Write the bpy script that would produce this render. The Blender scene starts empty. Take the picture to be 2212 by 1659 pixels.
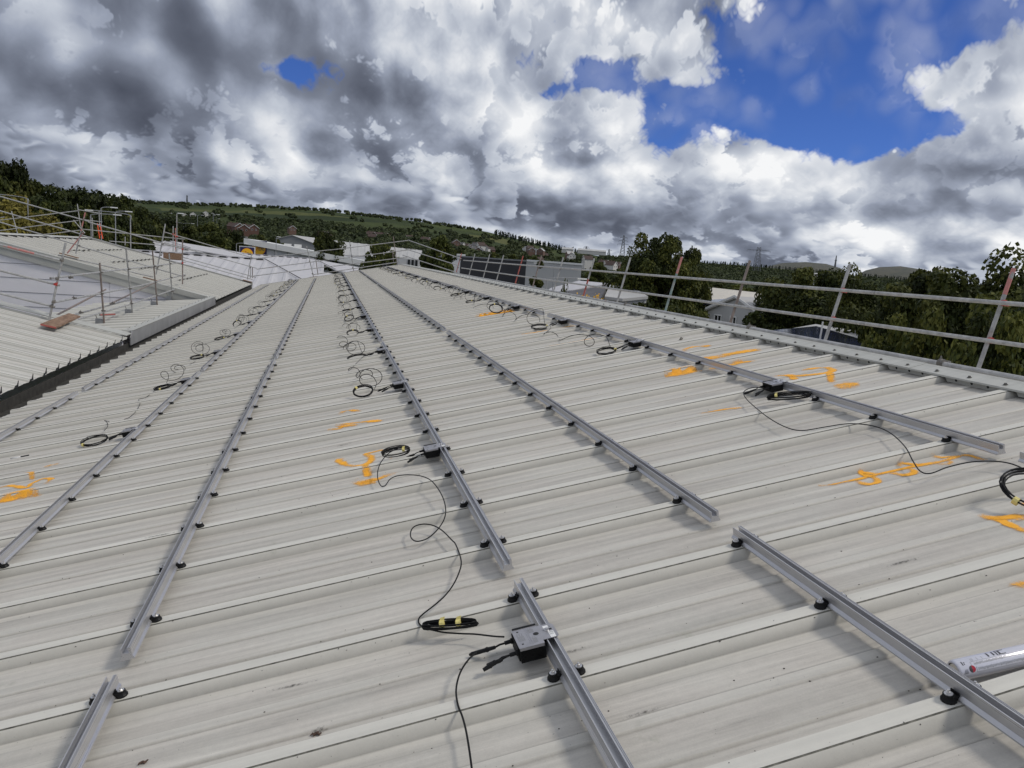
import bpy, math, random
import numpy as np
from mathutils import Vector, Matrix

random.seed(7); RNG = np.random.default_rng(11)
scene = bpy.context.scene
COL = scene.collection
rad = math.radians

# ------------------------------------------------------------------ camera
PITCH = rad(12.2)                       # slope of the main roof
CA, SA = math.cos(PITCH), math.sin(PITCH)
CAM = Vector((-0.88322489, -3.82666027, 1.53991518))
RX = Vector((0.96982906, -0.23282713, 0.0722712))
DN = Vector((0.03223188, -0.17139022, -0.98467583))
FW = Vector((0.24164583, 0.95729667, -0.15871476))
cam_d = bpy.data.cameras.new('camera'); cam = bpy.data.objects.new('camera', cam_d); COL.objects.link(cam)
cam_d.sensor_width = 36.0; cam_d.sensor_fit = 'HORIZONTAL'; cam_d.lens = 26.366
cam_d.clip_start = 0.05; cam_d.clip_end = 30000
m = Matrix.Identity(4)
for i in range(3):
    m[i][0] = RX[i]; m[i][1] = -DN[i]; m[i][2] = -FW[i]; m[i][3] = CAM[i]
cam.matrix_world = m
scene.camera = cam

def ray(x, y):                          # photograph pixel (2212 wide) -> direction
    return RX * ((x - 1106.0) / 1620.0) + DN * ((y - 829.5) / 1620.0) + FW
def at(x, y, X=None, Y=None, Z=None, D=None):
    d = ray(x, y)
    if X is not None: t = (X - CAM.x) / d.x
    elif Y is not None: t = (Y - CAM.y) / d.y
    elif Z is not None: t = (Z - CAM.z) / d.z
    else: t = D / math.hypot(d.x, d.y)
    return CAM + d * t
def azel(x, y):
    d = ray(x, y).normalized()
    return math.atan2(d.x, d.y), math.asin(d.z)
def rp(v, u, w=0.0):                    # main roof coordinates -> world
    return Vector((v * CA - w * SA, u, v * SA + w * CA))
def onroof(x, y, w=0.0):                # pixel -> roof coordinates at height w over the rib tops
    d = ray(x, y)
    n = Vector((-SA, 0, CA))
    t = (w - CAM.dot(n)) / d.dot(n)
    p = CAM + d * t
    return (p.x * CA + p.z * SA, p.y)

# ------------------------------------------------------------------ view, sky, sun
scene.view_settings.view_transform = 'Standard'
scene.view_settings.look = 'None'
scene.view_settings.exposure = 0.0
scene.view_settings.gamma = 1.0
scene.view_settings.use_curve_mapping = False
cy = scene.cycles
cy.max_bounces = 4; cy.diffuse_bounces = 2; cy.glossy_bounces = 2; cy.transmission_bounces = 2; cy.transparent_max_bounces = 6
cy.caustics_reflective = False; cy.caustics_refractive = False

SUN_AZ, SUN_EL = rad(112), rad(52)
sd = bpy.data.lights.new('sun', 'SUN'); so = bpy.data.objects.new('sun', sd); COL.objects.link(so)
sd.energy = 1.65; sd.angle = rad(11); sd.color = (1.0, 0.95, 0.87)
sdir = Vector((math.sin(SUN_AZ) * math.cos(SUN_EL), math.cos(SUN_AZ) * math.cos(SUN_EL), math.sin(SUN_EL)))
so.rotation_euler = sdir.to_track_quat('Z', 'Y').to_euler()
so.location = (20, 20, 40)

world = bpy.data.worlds.new('World'); scene.world = world; world.use_nodes = True
class NT:
    """small helper for node trees"""
    def __init__(s, tree): s.t = tree; s.n = tree.nodes; s.l = tree.links
    def new(s, typ, **kw):
        nd = s.n.new(typ)
        for k, v in kw.items(): setattr(nd, k, v)
        return nd
    def put(s, sock, val):
        if hasattr(val, 'is_output'): s.l.new(val, sock)
        else: sock.default_value = val
    def math(s, op, a, b=0.0, c=0.0, clamp=False):
        nd = s.new('ShaderNodeMath', operation=op, use_clamp=clamp)
        s.put(nd.inputs[0], a); s.put(nd.inputs[1], b); s.put(nd.inputs[2], c); return nd.outputs[0]
    def vmath(s, op, a, b=(0, 0, 0)):
        nd = s.new('ShaderNodeVectorMath', operation=op); s.put(nd.inputs[0], a)
        s.put(nd.inputs[1], b); return nd.outputs[0]
    def comb(s, x, y, z=0.0):
        nd = s.new('ShaderNodeCombineXYZ'); s.put(nd.inputs[0], x); s.put(nd.inputs[1], y); s.put(nd.inputs[2], z); return nd.outputs[0]
    def sep(s, v):
        nd = s.new('ShaderNodeSeparateXYZ'); s.put(nd.inputs[0], v); return nd.outputs
    def noise(s, vec, scale, detail=6, rough=0.55, dist=0.0, lac=2.0):
        nd = s.new('ShaderNodeTexNoise'); s.put(nd.inputs['Vector'], vec)
        nd.inputs['Scale'].default_value = scale; nd.inputs['Detail'].default_value = detail
        nd.inputs['Roughness'].default_value = rough; nd.inputs['Distortion'].default_value = dist
        nd.inputs['Lacunarity'].default_value = lac
        return nd.outputs['Fac']
    def voronoi(s, vec, scale, feature='F1', out='Distance'):
        nd = s.new('ShaderNodeTexVoronoi', feature=feature); s.put(nd.inputs['Vector'], vec)
        nd.inputs['Scale'].default_value = scale; return nd.outputs[out]
    def remap(s, x, a, b, c=0.0, d=1.0, smooth=True):
        nd = s.new('ShaderNodeMapRange'); nd.interpolation_type = 'SMOOTHSTEP' if smooth else 'LINEAR'
        s.put(nd.inputs['Value'], x); s.put(nd.inputs['From Min'], a); s.put(nd.inputs['From Max'], b)
        s.put(nd.inputs['To Min'], c); s.put(nd.inputs['To Max'], d); return nd.outputs['Result']
    def mix(s, f, a, b, mode='MIX'):
        nd = s.new('ShaderNodeMix', data_type='RGBA', blend_type=mode)
        s.put(nd.inputs[0], f); s.put(nd.inputs[6], a); s.put(nd.inputs[7], b); return nd.outputs[2]
    def ramp(s, f, stops):
        nd = s.new('ShaderNodeValToRGB'); s.put(nd.inputs[0], f)
        el = nd.color_ramp.elements
        while len(el) < len(stops): el.new(0.5)
        for e, (p, c) in zip(el, stops): e.position = p; e.color = (*c, 1)
        return nd.outputs[0]

def build_sky():
    w = NT(world.node_tree); w.n.clear()
    out = w.new('ShaderNodeOutputWorld'); bg = w.new('ShaderNodeBackground'); bg.inputs['Strength'].default_value = 0.1
    w.l.new(bg.outputs[0], out.inputs[0])
    sky = w.new('ShaderNodeTexSky', sky_type='NISHITA'); sky.sun_disc = False
    sky.sun_elevation = SUN_EL; sky.sun_rotation = SUN_AZ; sky.air_density = 0.9; sky.dust_density = 0.1; sky.ozone_density = 5.0
    sky.altitude = 2500
    tc = w.new('ShaderNodeTexCoord')
    x, y, z = w.sep(tc.outputs['Generated'])
    az = w.math('ARCTAN2', x, y); el = w.math('ARCSINE', z)
    elp = w.math('MAXIMUM', el, 0.0)
    dirv = w.comb(az, el)
    # cloud coordinates: puffs shrink and flatten towards the horizon
    ly = w.math('LOGARITHM', w.math('ADD', elp, 0.13), 2.718281828)
    q = w.comb(w.math('MULTIPLY', az, 3.4), w.math('MULTIPLY', ly, 1.15))
    def n2d(vec, scale, detail=0.0, rough=0.5):
        nd = w.new('ShaderNodeTexNoise', noise_dimensions='2D'); w.put(nd.inputs['Vector'], vec)
        nd.inputs['Scale'].default_value = scale; nd.inputs['Detail'].default_value = detail; nd.inputs['Roughness'].default_value = rough
        return nd.outputs['Fac']
    def billow(vec, k):                  # rounded puffs with creases between them
        tot = 0.0
        for s, a in ((4.3, 0.50), (9.7, 0.30), (21.0, 0.17), (47.0, 0.10), (101.0, 0.06))[:k]:
            b = w.math('ABSOLUTE', w.math('MULTIPLY_ADD', n2d(w.vmath('ADD', vec, (s * 1.7, s * 0.9, 0)), s), 2.0, -1.0))
            tot = w.math('MULTIPLY_ADD', b, a, tot)
        return tot
    low = n2d(q, 1.9, 2.0, 0.55)
    bil = billow(q, 4)
    qo = w.vmath('ADD', q, (0.045, 0.055, 0.0))
    bil2 = billow(qo, 2)
    low2 = n2d(w.vmath('ADD', q, (0.12, 0.16, 0.0)), 1.9, 2.0, 0.55)
    nb = n2d(w.vmath('ADD', q, (4.1, 7.3, 0.0)), 1.7, 3.0, 0.55)
    def blobs(lst):
        tot = 0.0
        for (px, py, sx, sy, amp) in lst:
            a0, e0 = azel(px, py)
            d = w.vmath('MULTIPLY_ADD', dirv, (1620.0 / sx, 1620.0 / sy, 0)) if False else None
            nd0 = w.new('ShaderNodeVectorMath', operation='MULTIPLY_ADD'); w.put(nd0.inputs[0], dirv); w.put(nd0.inputs[1], (1620.0 / sx, 1620.0 / sy, 0)); w.put(nd0.inputs[2], (-a0 * 1620.0 / sx, -e0 * 1620.0 / sy, 0))
            nd = w.new('ShaderNodeVectorMath', operation='DOT_PRODUCT'); w.put(nd.inputs[0], nd0.outputs[0]); w.put(nd.inputs[1], nd0.outputs[0])
            g = w.math('POWER', 0.36788, nd.outputs['Value'])
            tot = w.math('MULTIPLY_ADD', g, amp, tot)
        return tot
    # where the clear gaps and the heavy banks of cloud stand in the sky
    cover = blobs(COVER)
    tone = blobs(TONE)
    dens = w.math('ADD', w.math('MULTIPLY_ADD', bil, 0.36, -0.11), w.math('ADD', low, cover))
    dens = w.math('ADD', dens, w.remap(el, 0.0, 0.08, 0.20, 0.10))
    alpha = w.remap(dens, 0.40, 0.525)
    shade = w.math('MULTIPLY_ADD', w.math('SUBTRACT', low, low2), 1.7, 0.54)
    soft = blobs([(260, 130, 420, 170, -0.62)])
    kb = w.math('ADD', 1.0, soft)
    shade = w.math('MULTIPLY_ADD', w.math('MULTIPLY', w.math('SUBTRACT', bil, bil2), kb), 0.42, shade)
    shade = w.math('MULTIPLY_ADD', w.math('SUBTRACT', nb, 0.5), 0.3, shade)
    shade = w.math('ADD', shade, tone)
    shade = w.math('ADD', shade, w.remap(dens, 0.42, 0.62, 0.16, 0.0))
    # nearer puffs over the bank: bright rims, grey bellies
    densB = w.math('MULTIPLY_ADD', w.math('SUBTRACT', bil, 0.30), 0.62, nb)
    alphaB = w.math('MULTIPLY', w.remap(densB, 0.52, 0.595, 0.0, 0.80), kb)
    nb2 = n2d(w.vmath('ADD', q, (4.19, 7.40, 0.0)), 1.7, 2.0, 0.55)
    bel = w.math('MULTIPLY_ADD', w.math('SUBTRACT', nb, nb2), 2.3, w.remap(densB, 0.52, 0.70, 0.70, 0.52))
    bel = w.math('MULTIPLY_ADD', w.math('SUBTRACT', bil, bil2), 0.52, bel)
    bel = w.math('MULTIPLY_ADD', tone, 0.9, bel)
    nd = w.new('ShaderNodeMix', data_type='FLOAT'); w.put(nd.inputs[0], alphaB); w.put(nd.inputs[2], shade); w.put(nd.inputs[3], bel); shade = nd.outputs[0]
    # rows of small distant puffs low over the horizon
    qc = w.vmath('MULTIPLY', q, (1.55, 1.95, 0.0))
    nc = n2d(qc, 1.5, 3.0, 0.55); nc2 = n2d(w.vmath('ADD', qc, (0.06, 0.16, 0.0)), 1.5, 2.0, 0.55)
    densC = w.math('MULTIPLY_ADD', w.math('SUBTRACT', billow(qc, 2), 0.30), 0.42, nc)
    alphaC = w.math('MULTIPLY', w.remap(densC, 0.45, 0.58, 0.0, 0.75), w.remap(el, 0.055, 0.16, 1.0, 0.0))
    cl = w.math('MULTIPLY_ADD', w.math('SUBTRACT', nc, nc2), 2.3, 0.55); cl = w.math('MULTIPLY_ADD', tone, 1.0, cl)
    nd = w.new('ShaderNodeMix', data_type='FLOAT'); w.put(nd.inputs[0], alphaC); w.put(nd.inputs[2], shade); w.put(nd.inputs[3], cl); shade = nd.outputs[0]
    wisp = w.remap(w.math('MULTIPLY_ADD', bil2, 0.55, nb), 0.52, 0.90, 0.0, 0.26)
    alpha = w.math('MAXIMUM', alpha, wisp)
    cc = w.ramp(w.math('MULTIPLY_ADD', shade, 0.78125, 0.21875), [(0.0, (0.07, 0.08, 0.11)), (0.219, (0.122, 0.138, 0.182)), (0.391, (0.195, 0.22, 0.282)), (0.562, (0.315, 0.352, 0.44)), (0.75, (0.535, 0.575, 0.65)), (1.0, (0.92, 0.928, 0.94))])
    cc = w.mix(1.0, cc, (10, 10, 10, 1), 'MULTIPLY')
    blue = w.mix(1.0, sky.outputs[0], (0.44, 0.58, 0.96, 1), 'MULTIPLY')
    col = w.mix(alpha, blue, cc)
    w.l.new(col, bg.inputs['Color'])
    world.cycles.sampling_method = 'NONE'
COVER = [(1790, 95, 175, 150, -0.54), (2020, 20, 200, 55, -0.34), (1310, 165, 62, 40, -0.36), (1560, 225, 120, 36, -0.34), (1920, 262, 160, 42, -0.44), (600, 148, 62, 22, -0.27), (1440, 95, 140, 75, 0.08), (2140, 180, 150, 110, 0.14), (350, 200, 560, 190, 0.2), (1040, 180, 230, 200, 0.14), (1650, 390, 650, 90, 0.16), (700, 400, 900, 110, 0.14), (1150, 520, 1300, 60, 0.06)]
TONE = [(1250, 440, 420, 46, -0.14), (250, 380, 300, 30, -0.10), (1000, 130, 330, 150, -0.07), (200, 150, 480, 190, -0.12), (900, 450, 1100, 60, -0.10), (330, 228, 330, 50, -0.34), (330, 60, 360, 110, -0.17), (60, 180, 160, 120, -0.06), (735, 338, 85, 32, -0.34), (395, 322, 52, 24, -0.30),
        (1280, 465, 240, 32, -0.24), (1720, 450, 330, 36, -0.16), (2130, 368, 130, 36, -0.26), (870, 215, 150, 60, -0.16), (1560, 310, 120, 24, -0.22),
        (1420, 258, 150, 38, 0.28), (1170, 255, 70, 45, 0.2), (1190, 80, 70, 110, 0.14), (1700, 335, 240, 28, 0.22), (540, 345, 190, 26, 0.22), (1900, 505, 280, 20, 0.18)]
build_sky()

# ------------------------------------------------------------------ materials
MATS = {}
def mat(name):
    mt = bpy.data.materials.new(name); mt.use_nodes = True
    t = NT(mt.node_tree); b = mt.node_tree.nodes['Principled BSDF']
    MATS[name] = mt; return mt, t, b
def pos(t): return t.new('ShaderNodeNewGeometry').outputs['Position']
def bump(t, b, h, strength=0.3, dist=0.01):
    nd = t.new('ShaderNodeBump'); nd.inputs['Strength'].default_value = strength; nd.inputs['Distance'].default_value = dist
    t.put(nd.inputs['Height'], h); t.l.new(nd.outputs[0], b.inputs['Normal'])

def simple(name, col, rough=0.6, metal=0.0, var=0.12, scale=6.0, spec=None, bmp=0.0):
    mt, t, b = mat(name)
    p = pos(t); n = t.noise(p, scale, 5, 0.6)
    k = t.remap(n, 0.25, 0.75, 1 - var, 1 + var, smooth=False)
    c = t.mix(1.0, (*col, 1), t.comb(k, k, k), 'MULTIPLY')
    t.l.new(c, b.inputs['Base Color'])
    b.inputs['Roughness'].default_value = rough; b.inputs['Metallic'].default_value = metal
    if spec is not None: b.inputs['Specular IOR Level'].default_value = spec
    if bmp: bump(t, b, n, bmp, 0.01)
    return mt

def roof_material(name, base, ang, pan_dirt=1.0, speck=True):
    """painted steel sheet: streaks of dirt down the slope, moss specks, a tone of its own for each sheet"""
    mt, t, b = mat(name)
    p = pos(t)
    mp = t.new('ShaderNodeMapping', vector_type='POINT'); mp.inputs['Rotation'].default_value = (0, ang, 0); t.put(mp.inputs['Vector'], p)
    x, y, z = t.sep(mp.outputs[0])
    oi = t.new('ShaderNodeObjectInfo').outputs['Random']
    streak = t.noise(t.comb(t.math('MULTIPLY', x, 0.55), t.math('MULTIPLY', y, 14.0), 0.0), 1.0, 7, 0.62)
    blot = t.noise(mp.outputs[0], 1.3, 6, 0.62)
    fine = t.noise(mp.outputs[0], 26.0, 5, 0.65)
    grit = t.noise(mp.outputs[0], 160.0, 3, 0.6)
    at_ = t.new('ShaderNodeAttribute', attribute_name='pan'); panf = at_.outputs['Fac']
    k = t.math('ADD', t.math('MULTIPLY', t.math('SUBTRACT', streak, 0.5), 0.85), t.math('MULTIPLY', t.math('SUBTRACT', blot, 0.5), 0.36))
    k = t.math('ADD', k, t.math('MULTIPLY', t.math('SUBTRACT', fine, 0.5), 0.16))
    k = t.math('ADD', k, t.math('MULTIPLY', t.math('SUBTRACT', grit, 0.5), 0.16))
    k = t.math('MULTIPLY', k, t.math('ADD', 0.55, t.math('MULTIPLY', panf, 0.6 * pan_dirt)))
    k = t.math('ADD', k, t.math('MULTIPLY', t.math('SUBTRACT', oi, 0.5), 0.05))
    k = t.math('ADD', 1.0, k)
    k = t.math('SUBTRACT', k, t.math('MULTIPLY', panf, t.remap(blot, 0.3, 0.7, 0.12, 0.24)))
    # dried runs of dirt and rubbed patches along the slope
    run = t.noise(t.comb(t.math('MULTIPLY', x, 1.6), t.math('MULTIPLY', y, 34.0), 2.0), 1.0, 5, 0.7)
    k = t.math('SUBTRACT', k, t.math('MULTIPLY', t.math('MULTIPLY', t.remap(run, 0.52, 0.72), t.remap(blot, 0.40, 0.62)), t.math('MULTIPLY_ADD', panf, 0.17, 0.03)))
    scuff = t.noise(t.comb(t.math('MULTIPLY', x, 9.0), t.math('MULTIPLY', y, 13.0), 7.0), 1.0, 4, 0.75)
    k = t.math('SUBTRACT', k, t.math('MULTIPLY', t.remap(scuff, 0.66, 0.74), t.remap(t.noise(mp.outputs[0], 0.8, 3, 0.6), 0.5, 0.7, 0.0, 0.22)))
    cr = t.new('ShaderNodeAttribute', attribute_name='crease').outputs['Fac']
    k = t.math('SUBTRACT', k, t.math('MULTIPLY', cr, t.remap(streak, 0.3, 0.7, 0.16, 0.55)))
    clean = (*base, 1); dirty = (base[0] * 0.985, base[1] * 0.955, base[2] * 0.95, 1)
    c = t.mix(t.math('MULTIPLY', panf, t.remap(blot, 0.35, 0.6, 0.4, 1.0)), clean, dirty)
    c = t.mix(1.0, c, t.comb(k, k, k), 'MULTIPLY')
    if speck:
        sp = t.noise(t.comb(t.math('MULTIPLY', x, 0.8), y, z), 95.0, 2, 0.5)
        spot = t.math('MULTIPLY', t.remap(sp, 0.72, 0.76), t.remap(t.noise(mp.outputs[0], 4.0, 4, 0.6), 0.46, 0.60))
        c = t.mix(t.math('MULTIPLY', spot, 0.85), c, (0.035, 0.036, 0.03, 1))
        moss = t.remap(t.noise(mp.outputs[0], 7.0, 6, 0.7), 0.60, 0.80, 0.0, 0.35)
        c = t.mix(moss, c, (0.26, 0.27, 0.20, 1))
    t.l.new(c, b.inputs['Base Color'])
    b.inputs['Roughness'].default_value = 0.55
    b.inputs['Specular IOR Level'].default_value = 0.35
    bump(t, b, t.math('ADD', fine, t.math('MULTIPLY', grit, 0.5)), 0.12, 0.004)
    return mt
roof_material("roof_paint", (0.615, 0.594, 0.53), PITCH)
roof_material('roof_paint_valley', (0.61, 0.60, 0.545), -PITCH)
roof_material('flashing_paint', (0.44, 0.438, 0.40), PITCH, 1.0)
roof_material('roof_white', (0.50, 0.49, 0.50), 0.0, 0.6, False)
simple('lap_grime', (0.17, 0.165, 0.14), 0.9, var=0.7, scale=24)
simple('gutter_dark', (0.045, 0.042, 0.036), 0.85, var=0.5, scale=8)
simple('steel_hole', (0.02, 0.02, 0.02), 0.8)

def aluminium():
    mt, t, b = mat('aluminium')
    p = pos(t); x, y, z = t.sep(p)
    n = t.noise(t.comb(t.math('MULTIPLY', x, 160.0), t.math('MULTIPLY', y, 1.2), t.math('MULTIPLY', z, 160.0)), 1.0, 4, 0.6)
    n2 = t.noise(p, 5.0, 5, 0.6)
    c = t.mix(n2, (0.47, 0.465, 0.475, 1), (0.60, 0.595, 0.60, 1))
    t.l.new(c, b.inputs['Base Color']); b.inputs['Metallic'].default_value = 0.6
    t.l.new(t.remap(n, 0.3, 0.7, 0.24, 0.42, False), b.inputs['Roughness'])
aluminium()
def galv(name, tint=(0.46, 0.455, 0.44), rust=0.3):
    mt, t, b = mat(name)
    p = pos(t); n = t.noise(p, 9.0, 6, 0.65); n2 = t.noise(p, 2.2, 5, 0.6); n3 = t.noise(p, 45.0, 4, 0.6)
    k = t.remap(n, 0.3, 0.7, 0.62, 1.15, False)
    c = t.mix(1.0, (*tint, 1), t.comb(k, k, k), 'MULTIPLY')
    c = t.mix(t.math('MULTIPLY', t.remap(n2, 0.62, 0.72), rust), c, (0.30, 0.13, 0.08, 1))
    c = t.mix(t.remap(n3, 0.66, 0.72, 0.0, 0.5), c, (0.12, 0.11, 0.10, 1))
    t.l.new(c, b.inputs['Base Color']); b.inputs['Metallic'].default_value = 0.35
    b.inputs['Roughness'].default_value = 0.55; bump(t, b, n3, 0.2, 0.002)
galv('scaffold_steel'); galv('scaffold_rust', (0.30, 0.245, 0.215), 0.7)
def painted_tube(name, col, keep=0.5):
    mt, t, b = mat(name)
    p = pos(t); n = t.noise(p, 6.0, 5, 0.6); n2 = t.noise(p, 20.0, 5, 0.6)
    f = t.remap(t.math('ADD', n, t.math('MULTIPLY', n2, 0.3)), keep + 0.05, keep + 0.22)
    c = t.mix(f, (*col, 1), (0.34, 0.335, 0.32, 1)); t.l.new(c, b.inputs['Base Color'])
    b.inputs['Roughness'].default_value = 0.6
painted_tube('tube_pink', (0.50, 0.20, 0.18), 0.60); painted_tube('tube_red', (0.40, 0.10, 0.08), 0.70)
painted_tube('tube_orange', (0.80, 0.10, 0.03), 0.9); painted_tube('tube_green', (0.22, 0.31, 0.29), 0.6)
simple('coupler_steel', (0.20, 0.185, 0.165), 0.6, 0.4, 0.4, 40)
simple('coupler_red', (0.42, 0.04, 0.03), 0.55, 0.0, 0.35, 30)
simple('rubber_black', (0.008, 0.008, 0.008), 0.5, 0, 0.3, 40, 0.2)
simple('plastic_black', (0.008, 0.008, 0.008), 0.45, 0, 0.3, 60, 0.25)
simple('cable_black', (0.008, 0.008, 0.008), 0.5, 0, 0.25, 30, 0.2)
simple('bolt_steel', (0.66, 0.65, 0.64), 0.28, 0.9, 0.1, 60)
simple('plate_metal', (0.42, 0.41, 0.42), 0.36, 0.7, 0.12, 30)
simple('label_white', (0.78, 0.78, 0.76), 0.5, 0, 0.05, 30)
simple('print_dark', (0.05, 0.05, 0.055), 0.6, 0, 0.2, 80)
simple('print_grey', (0.22, 0.22, 0.22), 0.6, 0, 0.3, 200)
simple('tape_yellow', (0.72, 0.62, 0.22), 0.6, 0, 0.2, 60)
simple('foil_silver', (0.66, 0.655, 0.71), 0.26, 0.35, 0.06, 8)
simple('print_red', (0.42, 0.02, 0.04), 0.4)
simple('pen_white', (0.80, 0.80, 0.80), 0.35)
def wood():
    mt, t, b = mat('scaffold_wood'); p = pos(t); x, y, z = t.sep(p)
    n = t.noise(t.comb(t.math('MULTIPLY', x, 30.0), t.math('MULTIPLY', y, 3.0), t.math('MULTIPLY', z, 20.0)), 1.0, 6, 0.6, 0.6)
    c = t.ramp(n, [(0.3, (0.10, 0.055, 0.03)), (0.55, (0.26, 0.16, 0.10)), (0.75, (0.36, 0.27, 0.20))]); t.l.new(c, b.inputs['Base Color'])
    b.inputs['Roughness'].default_value = 0.8
wood()
def spray():
    mt, t, b = mat('orange_spray'); p = pos(t)
    f = t.new('ShaderNodeAttribute', attribute_name='fade').outputs['Fac']
    n = t.noise(p, 60.0, 5, 0.7); n2 = t.noise(p, 7.0, 4, 0.6)
    a = t.math('ADD', f, t.math('MULTIPLY', t.math('SUBTRACT', n, 0.5), 1.0)); a = t.math('ADD', a, t.math('MULTIPLY', t.math('SUBTRACT', n2, 0.5), 1.8))
    a = t.remap(a, 0.24, 1.10, 0.0, 0.92)
    b.inputs['Base Color'].default_value = (1.0, 0.46, 0.025, 1); b.inputs['Roughness'].default_value = 0.7
    t.l.new(a, b.inputs['Alpha'])
spray()
simple('cladding_lilac', (0.80, 0.775, 0.79), 0.5, 0, 0.06, 0.6)
simple('cladding_white', (0.62, 0.62, 0.63), 0.5, 0, 0.06, 0.3)
simple('cladding_grey', (0.24, 0.245, 0.25), 0.5, 0, 0.08, 0.3)
simple('cladding_dark', (0.028, 0.028, 0.032), 0.5, 0, 0.15, 0.4)
simple('cladding_palegrey', (0.46, 0.46, 0.45), 0.55, 0, 0.06, 0.3)
simple('roof_palegrey', (0.42, 0.415, 0.40), 0.6, 0, 0.08, 0.15)
simple('roof_cream', (0.56, 0.52, 0.44), 0.6, 0, 0.08, 0.3)
simple('roof_slate', (0.085, 0.082, 0.085), 0.7, 0, 0.2, 0.6)
simple('roof_brown', (0.060, 0.038, 0.032), 0.8, 0, 0.3, 0.8)
simple('brick_red', (0.125, 0.066, 0.048), 0.8, 0, 0.2, 1.2)
simple('brick_brown', (0.16, 0.095, 0.07), 0.8, 0, 0.2, 1.2)
simple('render_white', (0.62, 0.60, 0.56), 0.7, 0, 0.08, 0.6)
simple('trim_white', (0.72, 0.72, 0.70), 0.5, 0, 0.04, 0.6)
simple('sign_navy', (0.012, 0.012, 0.075), 0.35, 0, 0.05, 1)
simple('sign_yellow', (0.88, 0.48, 0.015), 0.4, 0, 0.04, 1)
simple('sign_red', (0.60, 0.02, 0.02), 0.4, 0, 0.04, 1)
simple('lamp_grey', (0.34, 0.345, 0.35), 0.5, 0.5, 0.1, 2)
simple('pylon_steel', (0.16, 0.165, 0.175), 0.6, 0.4, 0.1, 2)
simple('asphalt', (0.05, 0.05, 0.05), 0.9, 0, 0.25, 0.5)
def glassy(name, col, rough=0.08):
    mt, t, b = mat(name); b.inputs['Base Color'].default_value = (*col, 1); b.inputs['Roughness'].default_value = rough
    b.inputs['Specular IOR Level'].default_value = 0.7
glassy('window_glass', (0.02, 0.022, 0.025)); glassy('solar_cell', (0.012, 0.014, 0.04), 0.12)
glassy('lamp_glass', (0.75, 0.75, 0.72), 0.3)
def foliage(name, c0, c1, c2):
    mt, t, b = mat(name); p = pos(t)
    oi = t.new('ShaderNodeObjectInfo').outputs['Random']
    n = t.noise(p, 0.9, 4, 0.6); n2 = t.noise(p, 9.0, 3, 0.6)
    at_ = t.new('ShaderNodeAttribute', attribute_name='hue').outputs['Fac']
    f = t.math('ADD', t.math('MULTIPLY', n, 0.4), t.math('MULTIPLY', at_, 0.6))
    f = t.math('ADD', f, t.math('MULTIPLY', t.math('SUBTRACT', n2, 0.5), 0.3))
    c = t.ramp(f, [(0.2, c0), (0.5, c1), (0.85, c2)])
    k = t.math('ADD', 0.78, t.math('MULTIPLY', oi, 0.45)); c = t.mix(1.0, c, t.comb(k, k, k), 'MULTIPLY')
    t.l.new(c, b.inputs['Base Color']); b.inputs['Roughness'].default_value = 0.65; b.inputs['Specular IOR Level'].default_value = 0.2
    tr = t.new('ShaderNodeBsdfTranslucent'); t.l.new(c, tr.inputs['Color'])
    mx = t.new('ShaderNodeMixShader'); mx.inputs[0].default_value = 0.22
    out = [n_ for n_ in t.n if n_.type == 'OUTPUT_MATERIAL'][0]
    t.l.new(b.outputs[0], mx.inputs[1]); t.l.new(tr.outputs[0], mx.inputs[2]); t.l.new(mx.outputs[0], out.inputs[0])
foliage('leaf_dark', (0.014, 0.020, 0.006), (0.040, 0.052, 0.011), (0.14, 0.14, 0.028))
foliage('leaf_mid', (0.020, 0.028, 0.007), (0.058, 0.072, 0.015), (0.16, 0.165, 0.035))
foliage('leaf_yellow', (0.06, 0.055, 0.010), (0.14, 0.125, 0.025), (0.26, 0.22, 0.05))
foliage('leaf_far', (0.022, 0.029, 0.013), (0.042, 0.055, 0.022), (0.080, 0.095, 0.036))
foliage('leaf_conifer', (0.009, 0.015, 0.010), (0.016, 0.026, 0.014), (0.028, 0.040, 0.020))
simple('bark', (0.055, 0.042, 0.032), 0.9, 0, 0.4, 6)
simple('petal_yellow', (0.85, 0.50, 0.03), 0.6, 0, 0.2, 10)
M = MATS

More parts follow.
